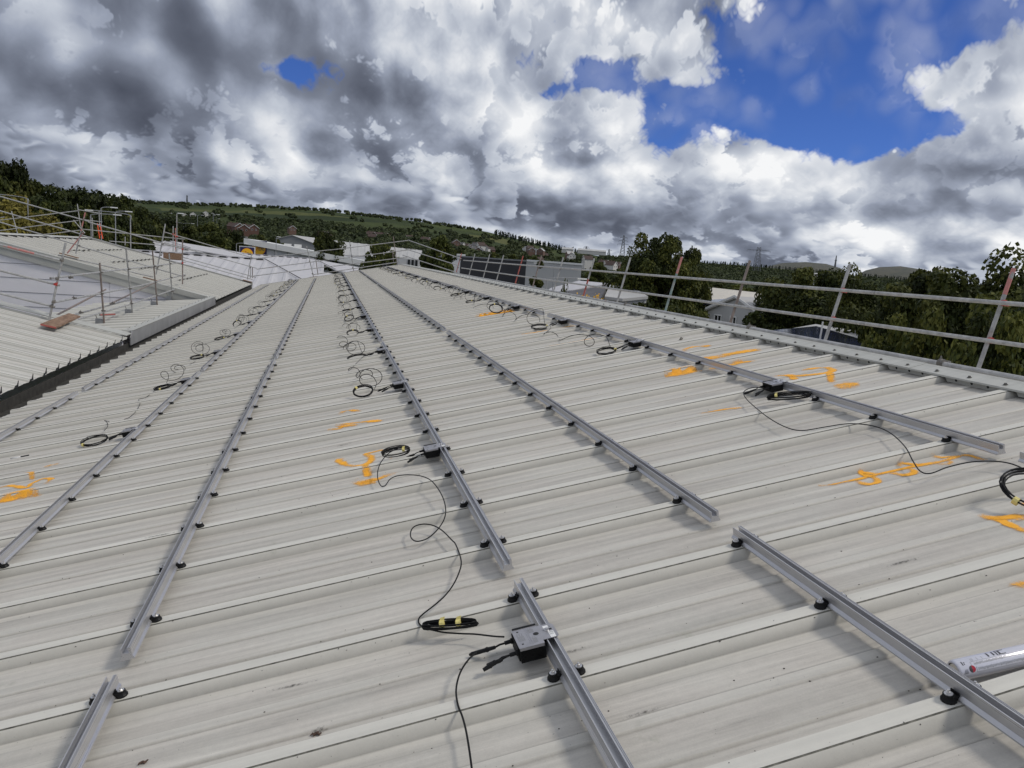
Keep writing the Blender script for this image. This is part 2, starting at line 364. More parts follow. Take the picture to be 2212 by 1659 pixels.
# ------------------------------------------------------------------ mesh helpers
class MB:
    def __init__(s): s.v = []; s.f = []; s.mi = []; s.mats = []
    def m(s, name):
        if name not in s.mats: s.mats.append(name)
        return s.mats.index(name)
    def add(s, vs, fs, mt):
        o = len(s.v); k = s.m(mt)
        s.v.extend([tuple(q) for q in vs]); s.f.extend([tuple(i + o for i in f) for f in fs]); s.mi.extend([k] * len(fs)); return s
    def box(s, a, b, mt):
        x0, y0, z0 = a; x1, y1, z1 = b
        vs = [(x0, y0, z0), (x1, y0, z0), (x1, y1, z0), (x0, y1, z0), (x0, y0, z1), (x1, y0, z1), (x1, y1, z1), (x0, y1, z1)]
        return s.add(vs, [(0, 3, 2, 1), (4, 5, 6, 7), (0, 1, 5, 4), (1, 2, 6, 5), (2, 3, 7, 6), (3, 0, 4, 7)], mt)
    def poly(s, pts, mt): return s.add(pts, [tuple(range(len(pts)))], mt)
    def slab(s, pts, off, mt):               # polygon given thickness along off
        n = len(pts); off = Vector(off); a = [Vector(p_) for p_ in pts]; b = [p_ + off for p_ in a]
        fs = [tuple(range(n))[::-1], tuple(range(n, 2 * n))] + [(i, (i + 1) % n, n + (i + 1) % n, n + i) for i in range(n)]
        return s.add(a + b, fs, mt)
    def tube(s, p0, p1, r, mt, n=10, r1=None, cap=True):
        p0 = Vector(p0); p1 = Vector(p1); d = (p1 - p0).normalized()
        a = d.orthogonal().normalized(); b = d.cross(a); r1 = r if r1 is None else r1
        vs = [p0 + (a * math.cos(2 * math.pi * i / n) + b * math.sin(2 * math.pi * i / n)) * r for i in range(n)]
        vs += [p1 + (a * math.cos(2 * math.pi * i / n) + b * math.sin(2 * math.pi * i / n)) * r1 for i in range(n)]
        fs = [(i, (i + 1) % n, n + (i + 1) % n, n + i) for i in range(n)]
        if cap: fs += [tuple(range(n))[::-1], tuple(range(n, 2 * n))]
        return s.add(vs, fs, mt)
    def path(s, pts, r, mt, n=6, closed=False):
        pts = [Vector(p_) for p_ in pts]; N = len(pts); vs = []; up = None
        for i in range(N):
            if closed: d = (pts[(i + 1) % N] - pts[i - 1])
            else: d = pts[min(i + 1, N - 1)] - pts[max(i - 1, 0)]
            if d.length < 1e-9: d = Vector((0, 0, 1))
            d.normalize()
            if up is None: up = d.orthogonal().normalized()
            a = (up - d * up.dot(d))
            a = a.normalized() if a.length > 1e-6 else d.orthogonal().normalized()
            up = a; b = d.cross(a)
            rr = r[i] if isinstance(r, (list, tuple)) else r
            vs += [pts[i] + (a * math.cos(2 * math.pi * j / n) + b * math.sin(2 * math.pi * j / n)) * rr for j in range(n)]
        fs = []
        for i in range(N if closed else N - 1):
            i2 = (i + 1) % N
            fs += [(i * n + j, i * n + (j + 1) % n, i2 * n + (j + 1) % n, i2 * n + j) for j in range(n)]
        if not closed: fs += [tuple(range(n))[::-1], tuple((N - 1) * n + j for j in range(n))]
        return s.add(vs, fs, mt)
    def mesh(s, name, smooth=False):
        me = bpy.data.meshes.new(name); me.from_pydata(s.v, [], s.f)
        for k in s.mats: me.materials.append(M[k])
        me.polygons.foreach_set('material_index', s.mi)
        if smooth: me.polygons.foreach_set('use_smooth', [True] * len(s.f))
        me.update(); return me
    def build(s, name, parent=None, loc=(0, 0, 0), rot=(0, 0, 0), smooth=False):
        return link(name, s.mesh(name, smooth), parent, loc, rot)
    def wbuild(s, name, parent=None, smooth=False, origin=None):   # vertices in world coordinates
        vs = np.array(s.v)
        if parent is not None:
            inv = wm(parent).inverted(); s.v = [tuple(inv @ Vector(q)) for q in s.v]
            return s.build(name, parent, smooth=smooth)
        o = Vector(origin) if origin is not None else Vector(((vs[:, 0].min() + vs[:, 0].max()) / 2, (vs[:, 1].min() + vs[:, 1].max()) / 2, vs[:, 2].min()))
        s.v = [tuple(Vector(q) - o) for q in s.v]
        return s.build(name, None, o, smooth=smooth)
def link(name, data, parent=None, loc=(0, 0, 0), rot=(0, 0, 0), scale=None):
    o = bpy.data.objects.new(name, data); COL.objects.link(o)
    if parent is not None: o.parent = parent
    o.location = loc; o.rotation_euler = rot
    if scale is not None: o.scale = scale
    return o
def wm(o):
    mloc = Matrix.LocRotScale(o.location, o.rotation_euler, o.scale)
    return (wm(o.parent) @ mloc) if o.parent else mloc
def tag(o, label, cat=None, group=None, kind=None):
    o['label'] = label
    if cat: o['category'] = cat
    if group: o['group'] = group
    if kind: o['kind'] = kind
    return o
def thing(name, label, cat, loc=(0, 0, 0), rot=(0, 0, 0), group=None):
    o = link(name, None, None, loc, rot); o.empty_display_size = 0.2
    return tag(o, label, cat, group)
ORD = ['first', 'second', 'third', 'fourth', 'fifth', 'sixth', 'seventh', 'eighth', 'ninth', 'tenth', 'eleventh', 'twelfth', 'thirteenth', 'fourteenth', 'fifteenth', 'sixteenth', 'seventeenth', 'eighteenth']
def catmull(pts, per=8, closed=False):
    P = [Vector(p_) for p_ in pts]; out = []; n = len(P)
    for i in range(n if closed else n - 1):
        if closed: a, b, c, d = P[i - 1], P[i], P[(i + 1) % n], P[(i + 2) % n]
        else: a, b, c, d = P[max(i - 1, 0)], P[i], P[i + 1], P[min(i + 2, n - 1)]
        for j in range(per):
            t = j / per
            out.append(0.5 * ((2 * b) + (c - a) * t + (2 * a - 5 * b + 4 * c - d) * t * t + (3 * b - a - 3 * c + d) * t ** 3))
    if not closed: out.append(P[-1])
    return out
exec_after = []
GROUND = -8.0

# ------------------------------------------------------------------ the land
def np_mesh(name, verts, quads, mats, hue=None, mi=None, smooth=False):
    me = bpy.data.meshes.new(name); k = quads.shape[1]
    me.vertices.add(len(verts)); me.vertices.foreach_set('co', verts.astype(np.float32).ravel())
    me.loops.add(quads.size); me.loops.foreach_set('vertex_index', quads.astype(np.int32).ravel())
    me.polygons.add(len(quads)); me.polygons.foreach_set('loop_start', np.arange(0, quads.size, k, dtype=np.int32))
    try: me.polygons.foreach_set('loop_total', np.full(len(quads), k, dtype=np.int32))
    except Exception: pass
    for q in mats: me.materials.append(M[q])
    if mi is not None: me.polygons.foreach_set('material_index', mi.astype(np.int32))
    if smooth: me.polygons.foreach_set('use_smooth', np.ones(len(quads), dtype=bool))
    if hue is not None:
        a = me.attributes.new('hue', 'FLOAT', 'POINT'); a.data.foreach_set('value', hue.astype(np.float32))
    me.update(calc_edges=True); return me

EL = [(-180, 1.0), (-70, 1.6), (-30, 2.0), (-13, 2.15), (-6.8, 2.55), (-0.5, 2.8), (6.2, 2.6), (11.4, 2.2), (17.2, 1.25), (20, 1.0), (24.5, 1.05), (30, 1.05), (36, 0.9), (44, 0.75), (60, 0.9), (180, 1.0)]
RD = [(-180, 2600), (-20, 2300), (10, 2200), (17, 2300), (22, 3200), (60, 3400), (180, 2600)]
def hz(az, r):
    e = np.interp(az, [q[0] for q in EL], [q[1] for q in EL]); R = np.interp(az, [q[0] for q in RD], [q[1] for q in RD])
    H = 9.5 + np.tan(np.radians(e)) * R
    t = np.clip((r - 230) / (R - 230), 0, 1)
    z = H * (0.35 * t + 0.65 * t ** 1.9)
    und = 4.0 * np.sin(az * 0.35 + r * 0.0031) * np.sin(r * 0.0047 + az * 0.11) * np.clip((r - 300) / 500, 0, 1) * np.clip(1.3 - t, 0, 1)
    back = np.clip((r - R) / 4000, 0, 1) * H * 0.6
    return GROUND + z + und - back
def xyz(az, r, dz=0.0):
    return np.stack([CAM.x + r * np.sin(np.radians(az)), CAM.y + r * np.cos(np.radians(az)), hz(az, r) + dz], -1)
def land():
    azs = np.concatenate([np.arange(-180, -30, 5.0), np.arange(-30, 60, 0.5), np.arange(60, 180, 5.0)])
    rs = np.concatenate([[0.1, 60, 120, 180, 230], np.arange(270, 1000, 45), np.arange(1000, 3600, 90), [4500, 6500, 9500, 14000]])
    A, Rr_ = np.meshgrid(azs, rs, indexing='ij'); v = xyz(A, Rr_).reshape(-1, 3)
    na, nr = len(azs), len(rs); q = []
    for i in range(na):
        j = (i + 1) % na
        for k in range(nr - 1): q.append((i * nr + k, i * nr + k + 1, j * nr + k + 1, j * nr + k))
    mt, t, b = mat('land'); p = pos(t)
    n = t.noise(p, 0.004, 4, 0.5); n2 = t.noise(p, 0.05, 6, 0.65)
    vc = t.new('ShaderNodeTexVoronoi'); t.put(vc.inputs['Vector'], t.vmath('ADD', p, t.vmath('MULTIPLY', t.comb(n, n2, 0.0), (120, 40, 0)))); vc.inputs['Scale'].default_value = 0.0045
    r_, g_, bb = t.sep(vc.outputs['Color'])
    c = t.ramp(r_, [(0.0, (0.024, 0.036, 0.013)), (0.45, (0.036, 0.050, 0.016)), (0.8, (0.052, 0.068, 0.020)), (1.0, (0.095, 0.10, 0.036))])
    k = t.remap(n2, 0.25, 0.75, 0.75, 1.25, False); c = t.mix(1.0, c, t.comb(k, k, k), 'MULTIPLY')
    t.l.new(c, b.inputs['Base Color']); b.inputs['Roughness'].default_value = 0.95; b.inputs['Specular IOR Level'].default_value = 0.1
    o = link('ground', np_mesh('ground', v, np.array(q), ['land'], smooth=True)); tag(o, 'green fields rising from the valley floor to the hill ridge', kind='structure')
land()
def far_hill(pts, D, label):                       # rounded moor standing beyond the ridge
    v = []; q = []
    for i, (px, py) in enumerate(pts):
        top = at(px, py, D=D); base = at(px, py, D=D); h = top.z
        d = Vector((top.x - CAM.x, top.y - CAM.y, 0)).normalized()
        for s, f in ((-1400, -0.2), (-900, 0.25), (-450, 0.7), (0, 1.0), (450, 0.8), (900, 0.3), (1400, -0.2)):
            v.append((top.x + d.x * s, top.y + d.y * s, GROUND + (h - GROUND) * f))
    for i in range(len(pts) - 1):
        for k in range(6): q.append((i * 7 + k, i * 7 + k + 1, i * 7 + 7 + k + 1, i * 7 + 7 + k))
    o = link('hill', np_mesh('hill', np.array(v), np.array(q), ['moor'], smooth=True)); tag(o, label, kind='structure')
def moor():
    mt, t, b = mat('moor'); p = pos(t); n = t.noise(p, 0.006, 7, 0.68); n2 = t.noise(p, 0.03, 6, 0.7)
    c = t.ramp(t.math('MULTIPLY_ADD', n2, 0.4, t.math('MULTIPLY', n, 0.7)), [(0.35, (0.030, 0.036, 0.026)), (0.5, (0.062, 0.066, 0.050)), (0.62, (0.085, 0.082, 0.060)), (0.75, (0.050, 0.060, 0.036))])
    t.l.new(c, b.inputs['Base Color']); b.inputs['Roughness'].default_value = 0.95
moor()
far_hill([(1560, 600), (1640, 580), (1690, 568), (1740, 566), (1785, 570), (1815, 579), (1850, 600)], 7000, 'flat grey-green moor far off beyond the woods, left of the two')
far_hill([(1830, 605), (1870, 584), (1900, 577), (1945, 575), (1985, 581), (2025, 590), (2070, 603)], 6500, 'rounded grey moor far off beyond the woods, right of the two')

def leafquads(cent, nrm, size, rng, aspect=1.0):
    n = len(cent)
    nrm = nrm + rng.normal(0, 0.55, (n, 3)); nrm /= np.linalg.norm(nrm, axis=1)[:, None] + 1e-9
    a = np.cross(nrm, rng.normal(0, 1, (n, 3))); a /= np.linalg.norm(a, axis=1)[:, None] + 1e-9
    b = np.cross(nrm, a); s = (size * rng.uniform(0.6, 1.35, n))[:, None]
    a = a * s; b = b * s * aspect
    v = np.stack([cent - a * 0.5 - b * 0.25, cent + a * 0.15 - b * 0.55, cent + a * 0.55 + b * 0.2, cent - a * 0.1 + b * 0.55], 1).reshape(-1, 3)
    return v, np.arange(4 * n).reshape(-1, 4)
def crown(seed, rx, h, zc, nclump, nleaf, leaf, shape='round', clump=0.30):
    """leaf faces spread over clumps that fill an uneven crown"""
    rng = np.random.default_rng(seed); C = []
    while len(C) < nclump:
        p_ = rng.uniform(-1, 1, 3); d = np.linalg.norm(p_)
        if d > 1 or d < 0.42: continue
        if shape == 'cone' and np.hypot(p_[0], p_[1]) > (1 - p_[2]) * 0.55 + 0.05: continue
        if shape == 'broad' and p_[2] < -0.75: continue
        C.append(p_)
    C = np.array(C)
    dd_ = np.linalg.norm(C[:, None] - C[None], axis=2); np.fill_diagonal(dd_, 9)
    C = C[np.sort(dd_, axis=1)[:, 2] < 2.1 / nclump ** (1 / 3)]; nclump = len(C); lump = 1 + 0.22 * np.sin(C[:, 0] * 4 + seed) * np.cos(C[:, 1] * 5 + seed * 2)
    C = C * lump[:, None] * np.array([rx, rx, h / 2]) + np.array([0, 0, zc])
    cr = clump * rx * rng.uniform(0.65, 1.35, nclump)
    idx = rng.integers(0, nclump, nleaf); d = rng.normal(0, 1, (nleaf, 3)); d /= np.linalg.norm(d, axis=1)[:, None]
    rr = rng.uniform(0.45, 1.0, nleaf) ** 0.6
    P_ = C[idx] + d * (cr[idx] * rr)[:, None] * np.array([1, 1, 0.8])
    nr = d * 0.7 + np.array([0, 0, 0.45])
    v, q = leafquads(P_, nr, leaf, rng)
    cl = rng.uniform(0, 1, nclump)
    hue = np.repeat(np.clip(0.55 * cl[idx] + 0.45 * rng.uniform(0, 1, nleaf), 0, 1), 4)
    return v, q, hue, C
TREES = {}
def proto(key, seed, rx, h, zc, nclump, nleaf, leaf, mt, shape='round', trunk=0.25, clump=0.30):
    v, q, hue, C = crown(seed, rx, h, zc, nclump, nleaf, leaf, shape, clump)
    me = np_mesh('crown', v, q, [mt], hue)
    t = MB(); top = zc + h * 0.18
    t.path([(0, 0, -0.3), (0.05, 0.02, zc * 0.4), (-0.05, 0.08, zc * 0.8), (0, 0, top)], [trunk * 1.25, trunk * 0.9, trunk * 0.7, trunk * 0.25], 'bark', 7)
    rng = random.Random(seed)
    for i in rng.sample(range(len(C)), min(9, len(C))):
        c_ = Vector(C[i]); z0 = min(max(c_.z - 0.5 * Vector((c_.x, c_.y, 0)).length, zc * 0.35), top)
        st = Vector((0, 0, z0)); mid = (st + c_) / 2 + Vector((0, 0, -0.12 * rx))
        t.path([st, mid, c_], [trunk * 0.5, trunk * 0.3, trunk * 0.1], 'bark', 5)
    TREES[key] = (me, t.mesh('trunk', True), float(np.percentile(v[:, 2], 99.7)), float(np.percentile(np.hypot(v[:, 0], v[:, 1]), 98)))
# crowns in metres; scaled for each tree
proto('oak', 3, 4.2, 9.0, 6.8, 75, 15000, 0.34, 'leaf_dark', 'broad', 0.34, 0.27)
proto('ash', 5, 3.6, 10.0, 7.2, 70, 13000, 0.32, 'leaf_mid', 'round', 0.28, 0.27)
proto('near_oak', 9, 4.2, 9.6, 6.4, 150, 42000, 0.185, 'leaf_dark', 'broad', 0.30, 0.21)
proto('near_ash', 13, 3.8, 10.4, 6.6, 150, 40000, 0.175, 'leaf_mid', 'round', 0.28, 0.21)
proto('sapling', 17, 1.6, 5.2, 4.6, 38, 4200, 0.22, 'leaf_mid', 'round', 0.10, 0.26)
proto('cone', 19, 2.2, 9.0, 5.2, 60, 11000, 0.22, 'leaf_dark', 'cone', 0.16, 0.22)
proto('hazel', 23, 3.6, 7.6, 5.6, 90, 24000, 0.22, 'leaf_yellow', 'broad', 0.16, 0.26)
proto('shrub', 29, 1.7, 2.4, 1.3, 34, 5200, 0.16, 'leaf_mid', 'broad', 0.06, 0.32)
def tree(key, x, y, D, wpx=None, label='', group=None, hpx=None, base=None, cat='tree', name='broadleaf_tree', rotz=None):
    """tree whose top stands in direction (x, y) at distance D metres"""
    crown_me, trunk_me, htop, rx = TREES[key]
    top = at(x, y, D=D); azd = math.degrees(math.atan2(top.x - CAM.x, top.y - CAM.y))
    g = float(hz(np.array(azd), np.array(float(D)))) if base is None else base
    sz = max(0.25, (top.z - g) / htop)
    sx = sz if wpx is None else (wpx / 1620.0 * D * 0.5) / rx
    r = thing(name, label, cat, (top.x, top.y, g), (0, 0, random.uniform(0, 6.28) if rotz is None else rotz), group); r.scale = (sx, sx, sz)
    link('trunk', trunk_me, r); link('crown', crown_me, r); return r

# ---- far woods, one mass (kind stuff)
def woods():
    rng = np.random.default_rng(5); L = []; Cn = []
    azR = lambda n: rng.uniform(-27, 56, n)
    n = 46000; az = azR(n); r = np.exp(rng.uniform(np.log(330), np.log(3300), n))
    R = np.interp(az, [q[0] for q in RD], [q[1] for q in RD]); t = r / R
    noise = np.sin(az * 1.9 + r * 0.004) * np.sin(az * 0.7 - r * 0.0061 + 2) + 0.5 * np.sin(az * 5.1 + 1.3 * np.sin(r * 0.01)) * np.sin(r * 0.017)
    keep = np.zeros(n, bool); rnd = rng.uniform(0, 1, n)
    left = az < 11
    keep |= left & (t < 0.68) & (rnd < np.where(noise > -0.45, 0.8, 0.12))
    keep |= left & (t >= 0.68) & (t < 0.93) & (rnd < np.where(noise > 0.75, 0.5, 0.006))
    keep |= left & (t >= 0.95) & (t < 1.02) & (rnd < 0.75)
    midz = (az >= 11) & (az < 20)
    keep |= midz & (t < 0.5) & (rnd < np.where(noise > -0.35, 0.8, 0.12)); keep |= midz & (t >= 0.5) & (t < 0.86) & (rnd < np.where(noise > 0.1, 0.40, 0.04))
    keep |= (az >= 20) & (t < 1.03) & (rnd < np.where(noise > -0.75, 0.75, 0.2))
    con = (az > 12) & (az < 19.5) & (t > 0.86) & (t < 1.03); keep |= con
    con2 = (az > 24) & (t > 0.9) & (t < 1.03); keep |= con2 & (rnd < 0.9)
    keep &= t < 1.04
    az, r, con = az[keep], r[keep], (con | con2)[keep]
    P0 = xyz(az, r); k = len(az)
    sc = rng.uniform(2.6, 4.6, k) * np.clip(r / 1500, 0.9, 1.15)
    vs = []; qs = []; hs = []; cs = []; off = 0
    for near in (True, False):
        for cf in (True, False):
            sel = ((r < 900) == near) & (con == cf)
            if not sel.any(): continue
            N = 70 if near else 34; pc = P0[sel]; s = sc[sel]; m_ = len(pc)
            d = rng.normal(0, 1, (m_, N, 3)); d /= np.linalg.norm(d, axis=2)[..., None]
            if cf:
                hgt = rng.uniform(0, 1, (m_, N)); d2 = d.copy(); d2[..., 2] = 0
                p_ = d2 * ((1 - hgt) * 0.42 + 0.04)[..., None]; p_[..., 2] = hgt * 2.9
                p_ = p_ * s[:, None, None] * 0.95
            else:
                p_ = d * rng.uniform(0.55, 1.0, (m_, N))[..., None] * np.array([1, 1, 0.85]); p_[..., 2] += 0.75
                p_ = p_ * s[:, None, None]
            cent = (pc[:, None, :] + p_).reshape(-1, 3)
            size = np.repeat(s * (0.55 if near else 0.85) * (0.55 if cf else 1.0), N)
            v, q = leafquads(cent, d.reshape(-1, 3) + np.array([0, 0, 0.35]), size, rng)
            vs.append(v); qs.append(q + off); off += len(v)
            hs.append(np.repeat(np.repeat(rng.uniform(0, 1, m_) * 0.7, N) + rng.uniform(0, 0.3, m_ * N), 4)); cs.append(np.full(len(q), 1 if cf else 0))
    o = link('woodland', np_mesh('woodland', np.concatenate(vs), np.concatenate(qs), ['leaf_far', 'leaf_conifer'], np.concatenate(hs), np.concatenate(cs)))
    tag(o, 'dark woodland and hedgerow trees spread over the far hillside', 'woodland', kind='stuff')
woods()

# ------------------------------------------------------------------ the roof underfoot
P = 0.666                               # rib pitch
PROF = [(-0.0335, -0.004), (-0.0330, 0.0), (0.0325, 0.0), (0.0625, -0.05), (0.0720, -0.0502), (0.1255, -0.050), (0.1345, -0.050), (0.1440, -0.0425), (0.1560, -0.0425), (0.2150, -0.0425),
        (0.3110, -0.0425), (0.3200, -0.0425), (0.3290, -0.0355), (0.3780, -0.0355), (0.3870, -0.0425), (0.3960, -0.0425), (0.4600, -0.0425), (0.5100, -0.0425), (0.5220, -0.0425), (0.5315, -0.050), (0.5400, -0.050), (0.5940, -0.050), (0.6035, -0.05), (0.6308, -0.0062), (0.6330, -0.0025)]
PANF = [0, 0, 0, 0.5, 0.8, 0.9, 0.9, 0.7, 0.8, 1.0, 1.0, 0.9, 0.5, 0.5, 0.7, 1.0, 1.0, 1.0, 0.9, 0.8, 0.8, 0.7, 0.4, 0.05, 0]
CREASE = [0, 0, 0, 0.9, 0.1, 0.0, 0.75, 0.25, 0, 0, 0, 0.7, 0.1, 0.1, 0.85, 0.0, 0, 0, 0, 0.75, 0, 0, 0.9, 0, 0]
PU = [a for a, _ in PROF] + [0.6661]; PW = [b for _, b in PROF] + [0.0]
def hroof(u):                           # height of the sheet surface over the rib tops
    return float(np.interp((u + 0.0335) % P - 0.0335, PU, PW))
EAVE, RIDGE_V = -5.58, 4.30
def sheet_mesh(name, v0, v1, mt, nv=5):
    vs = []; fs = []; mi = []; n = len(PROF)
    for j in range(nv + 1):
        v = v0 + (v1 - v0) * j / nv
        vs += [(v, a, b) for a, b in PROF]
    for j in range(nv):
        for i in range(n - 1):
            fs.append((j * n + i, (j + 1) * n + i, (j + 1) * n + i + 1, j * n + i + 1)); mi.append(1 if i in (0, len(PROF) - 2) else 0)
    me = bpy.data.meshes.new(name); me.from_pydata(vs, [], fs); me.materials.append(M[mt]); me.materials.append(M['lap_grime'])
    me.polygons.foreach_set('material_index', mi)
    a = me.attributes.new('pan', 'FLOAT', 'POINT'); a.data.foreach_set('value', PANF * (nv + 1))
    a = me.attributes.new('crease', 'FLOAT', 'POINT'); a.data.foreach_set('value', CREASE * (nv + 1))
    me.update(); me.flip_normals(); return me
main = thing('industrial_building', 'grey ribbed metal roof underfoot carrying the rows of mounting rails', 'building', (0, 22, GROUND))
def mloc(p): return Vector(p) - Vector((0, 22, GROUND))
sm = sheet_mesh('roof_sheet', EAVE, 4.27, 'roof_paint')
KMIN, KMAX = -11, 76
for k in range(KMIN, KMAX):
    link('roof_sheet', sm, main, mloc(rp(0, k * P, 0)) + Vector((0, 0, 0)), (0, -PITCH, 0))
Y0, Y1 = KMIN * P - 0.04, KMAX * P - 0.04
# far slope beyond the ridge, falling to the right
ridge_w = rp(RIDGE_V, 0, 0)
sm2 = sheet_mesh('far_slope_sheet', 0.05, 10.2, 'roof_paint', 2)
for k in range(KMIN, KMAX):
    link('far_slope_sheet', sm2, main, mloc((ridge_w.x, k * P, ridge_w.z)), (0, PITCH, 0))
e0 = rp(EAVE, 0, -0.06); e1x = ridge_w.x + 10.2 * CA; e1z = ridge_w.z - 10.2 * SA - 0.07
wl = MB()
gab = [(e0.x, e0.z), (ridge_w.x, ridge_w.z - 0.08), (e1x, e1z), (e1x, GROUND), (e0.x, GROUND)]
wl.slab([(x, Y1 - 0.12, z) for x, z in gab], (0, 0.10, 0), 'cladding_palegrey'); wl.slab([(x, Y0 + 0.02, z) for x, z in gab], (0, 0.10, 0), 'cladding_palegrey')
wl.box((e1x - 0.1, Y0 + 0.13, GROUND), (e1x, Y1 - 0.13, e1z), 'cladding_palegrey'); wl.box((e0.x, Y0 + 0.13, GROUND), (e0.x + 0.1, Y1 - 0.13, e0.z), 'cladding_palegrey')
wl.wbuild('wall', main)
fl = MB(); fl.slab([rp(EAVE, Y1, 0.012), rp(4.2, Y1, 0.012), rp(4.2, Y1 + 0.14, 0.012), rp(EAVE, Y1 + 0.14, 0.012)], (0, 0, -0.16), 'flashing_paint')
fl.wbuild('verge_flashing', main)
# ridge capping: flat leaf, folded lip, notched closures between the ribs, screws
RV = 4.16
cap_profile = [(RV - 0.030, 0.004), (RV - 0.026, 0.017), (RV + 0.10, 0.022), (RV + 0.14, 0.030)]
def ridge_piece(y0, y1, lift):
    b = MB(); pts = [rp(v, 0, w + lift) for v, w in cap_profile]
    top = pts[-1]; rx_ = ridge_w.x
    other = [Vector((2 * rx_ - q.x, 0, q.z)) for q in pts[::-1]]
    prof = pts + other; n = len(prof); vs = []
    for y in (y0, y1): vs += [(q.x, y, q.z) for q in prof]
    b.add(vs, [(i, n + i, n + i + 1, i + 1) for i in range(n - 1)], 'flashing_paint')
    o = b.wbuild('ridge_flashing', main); o.data.flip_normals()
    md = o.modifiers.new('thick', 'SOLIDIFY'); md.thickness = 0.0025; md.offset = 0
y = Y0; i = 0
while y < Y1:
    ridge_piece(y, min(y + 3.05, Y1 + 0.1), 0.003 * (i % 2)); y += 3.0; i += 1
def tooth_mesh():
    b = MB(); x = 0.0
    prof = [(0.058, 0.010), (0.608, 0.010), (0.580, -0.040), (0.086, -0.040)]
    b.slab([(x, u, w) for u, w in prof], (0.0025, 0, 0), 'flashing_paint')
    for u in (0.18, 0.333, 0.487):
        c = []; n = 10
        b.add([(x - 0.0012, u + 0.0125 * math.cos(2 * math.pi * j / n), -0.014 + 0.0125 * math.sin(2 * math.pi * j / n)) for j in range(n)], [tuple(range(n))[::-1]], 'steel_hole')
    return b.mesh('ridge_closure')
tm = tooth_mesh()
def hexscrew(name, r=0.011, h=0.010, washer=0.016):
    b = MB(); b.tube((0, 0, 0), (0, 0, 0.003), washer, 'bolt_steel', 12); b.tube((0, 0, 0.0031), (0, 0, h), r, 'bolt_steel', 6); return b.mesh(name)
scm = hexscrew('screw')
simple('screw_dull', (0.16, 0.155, 0.14), 0.6, 0.5, 0.3, 30)
b_ = MB(); b_.tube((0, 0, 0), (0, 0, 0.004), 0.017, 'screw_dull', 10); b_.tube((0, 0, 0.0041), (0, 0, 0.014), 0.011, 'screw_dull', 6); rscm = b_.mesh('screw')
for k in range(KMIN + 2, KMAX):
    link('ridge_closure', tm, main, mloc(rp(RV, k * P, 0)), (0, -PITCH, 0))
    link('screw', rscm, main, mloc(rp(RV + 0.028, k * P + 0.05, 0.0215)), (0, -PITCH, 0))
    if k < 30: link('screw', rscm, main, mloc(rp(RV + 0.028, k * P + 0.383, 0.0215)), (0, -PITCH, 0))

# ---- orange spray marks on the sheets
def spray_mark(strokes, wid, label=None, mt='orange_spray', name='spray_mark'):
    for st in strokes:
        V = []; F = []; A = []
        wd = wid
        if isinstance(st, tuple): st, wd = st
        wd *= 1.7
        pts = []
        for (px, py) in st:
            v, u = onroof(px, py, -0.045)
            pts.append((v, u, 0))
        cp = catmull(pts, 6); dense = []
        for a, b in zip(cp[:-1], cp[1:]):
            n = max(1, int((b - a).length / 0.012))
            dense += [a + (b - a) * (j / n) for j in range(n)]
        dense.append(cp[-1]); N = len(dense); K = 9
        for i, c in enumerate(dense):
            d = dense[min(i + 4, N - 1)] - dense[max(i - 4, 0)]
            d = d.normalized() if d.length > 1e-9 else Vector((1, 0, 0))
            nn = Vector((-d.y, d.x, 0)); e = min(1.0, (i + 1) / 8.0, (N - i) / 8.0)
            for j in range(K):
                s = (j / (K - 1) - 0.5) * 2; q = c + nn * s * wd * 0.5
                V.append(tuple(rp(q.x, q.y, hroof(q.y) + 0.0035))); A.append(max(0.0, (1 - s * s)) * (0.35 + 0.65 * e) if abs(s) < 1 else 0.0)
        for i in range(N - 1):
            for j in range(K - 1): F.append((i * K + j, (i + 1) * K + j, (i + 1) * K + j + 1, i * K + j + 1))
        me = bpy.data.meshes.new('spray_mark'); me.from_pydata([tuple(mloc(q)) for q in V], [], F); me.materials.append(M[mt])
        at_ = me.attributes.new('fade', 'FLOAT', 'POINT'); at_.data.foreach_set('value', A); me.update()
        o = link(name, me, main)
        if label: o['label'] = label
def zz(ox, oy, s):
    return lambda *L: [((ox + x / s) * 0.5486, (oy + y / s) * 0.5486) for x, y in L]
zS = zz(1200, 1500, 2.212); zA = zz(0, 1250, 2.212); zR = zz(2400, 880, 2.765); zQ = zz(3032, 900, 2.212); zT = zz(3032, 1650, 2.212); zC = zz(1600, 780, 2.212)
spray_mark([zS((290, 300), (345, 272), (400, 262), (495, 268)), zS((200, 430), (300, 420), (325, 398)), zS((265, 388), (400, 374), (560, 360), (710, 348)), (zS((270, 400), (360, 398), (460, 390)), 0.07)], 0.06, 'orange letters and arrow sprayed left of the centre rail')
spray_mark([zS((760, 598), (660, 606), (560, 632), (540, 645), (585, 670), (560, 715), (490, 742), (390, 742), (315, 715), (298, 690), (345, 676)), zS((520, 740), (540, 790), (560, 850)),
            (zS((440, 860), (520, 895), (620, 880)), 0.10), (zS((520, 905), (560, 870), (650, 860), (780, 795)), 0.07), zS((740, 675), (780, 672))], 0.055, 'orange curled figure and arrow sprayed by the optimizer cable')
spray_mark([zA((-40, 1500), (70, 1470), (160, 1482), (240, 1482), (300, 1440), (380, 1408), (450, 1412), (400, 1452)), zA((215, 1355), (275, 1358), (285, 1410)), (zA((385, 1312), (440, 1296), (515, 1282)), 0.06),
            (zA((-60, 1610), (80, 1588), (200, 1560), (345, 1535)), 0.11), (zA((250, 1560), (355, 1548)), 0.06)], 0.045, 'orange squiggle sprayed beside the pen at the left')
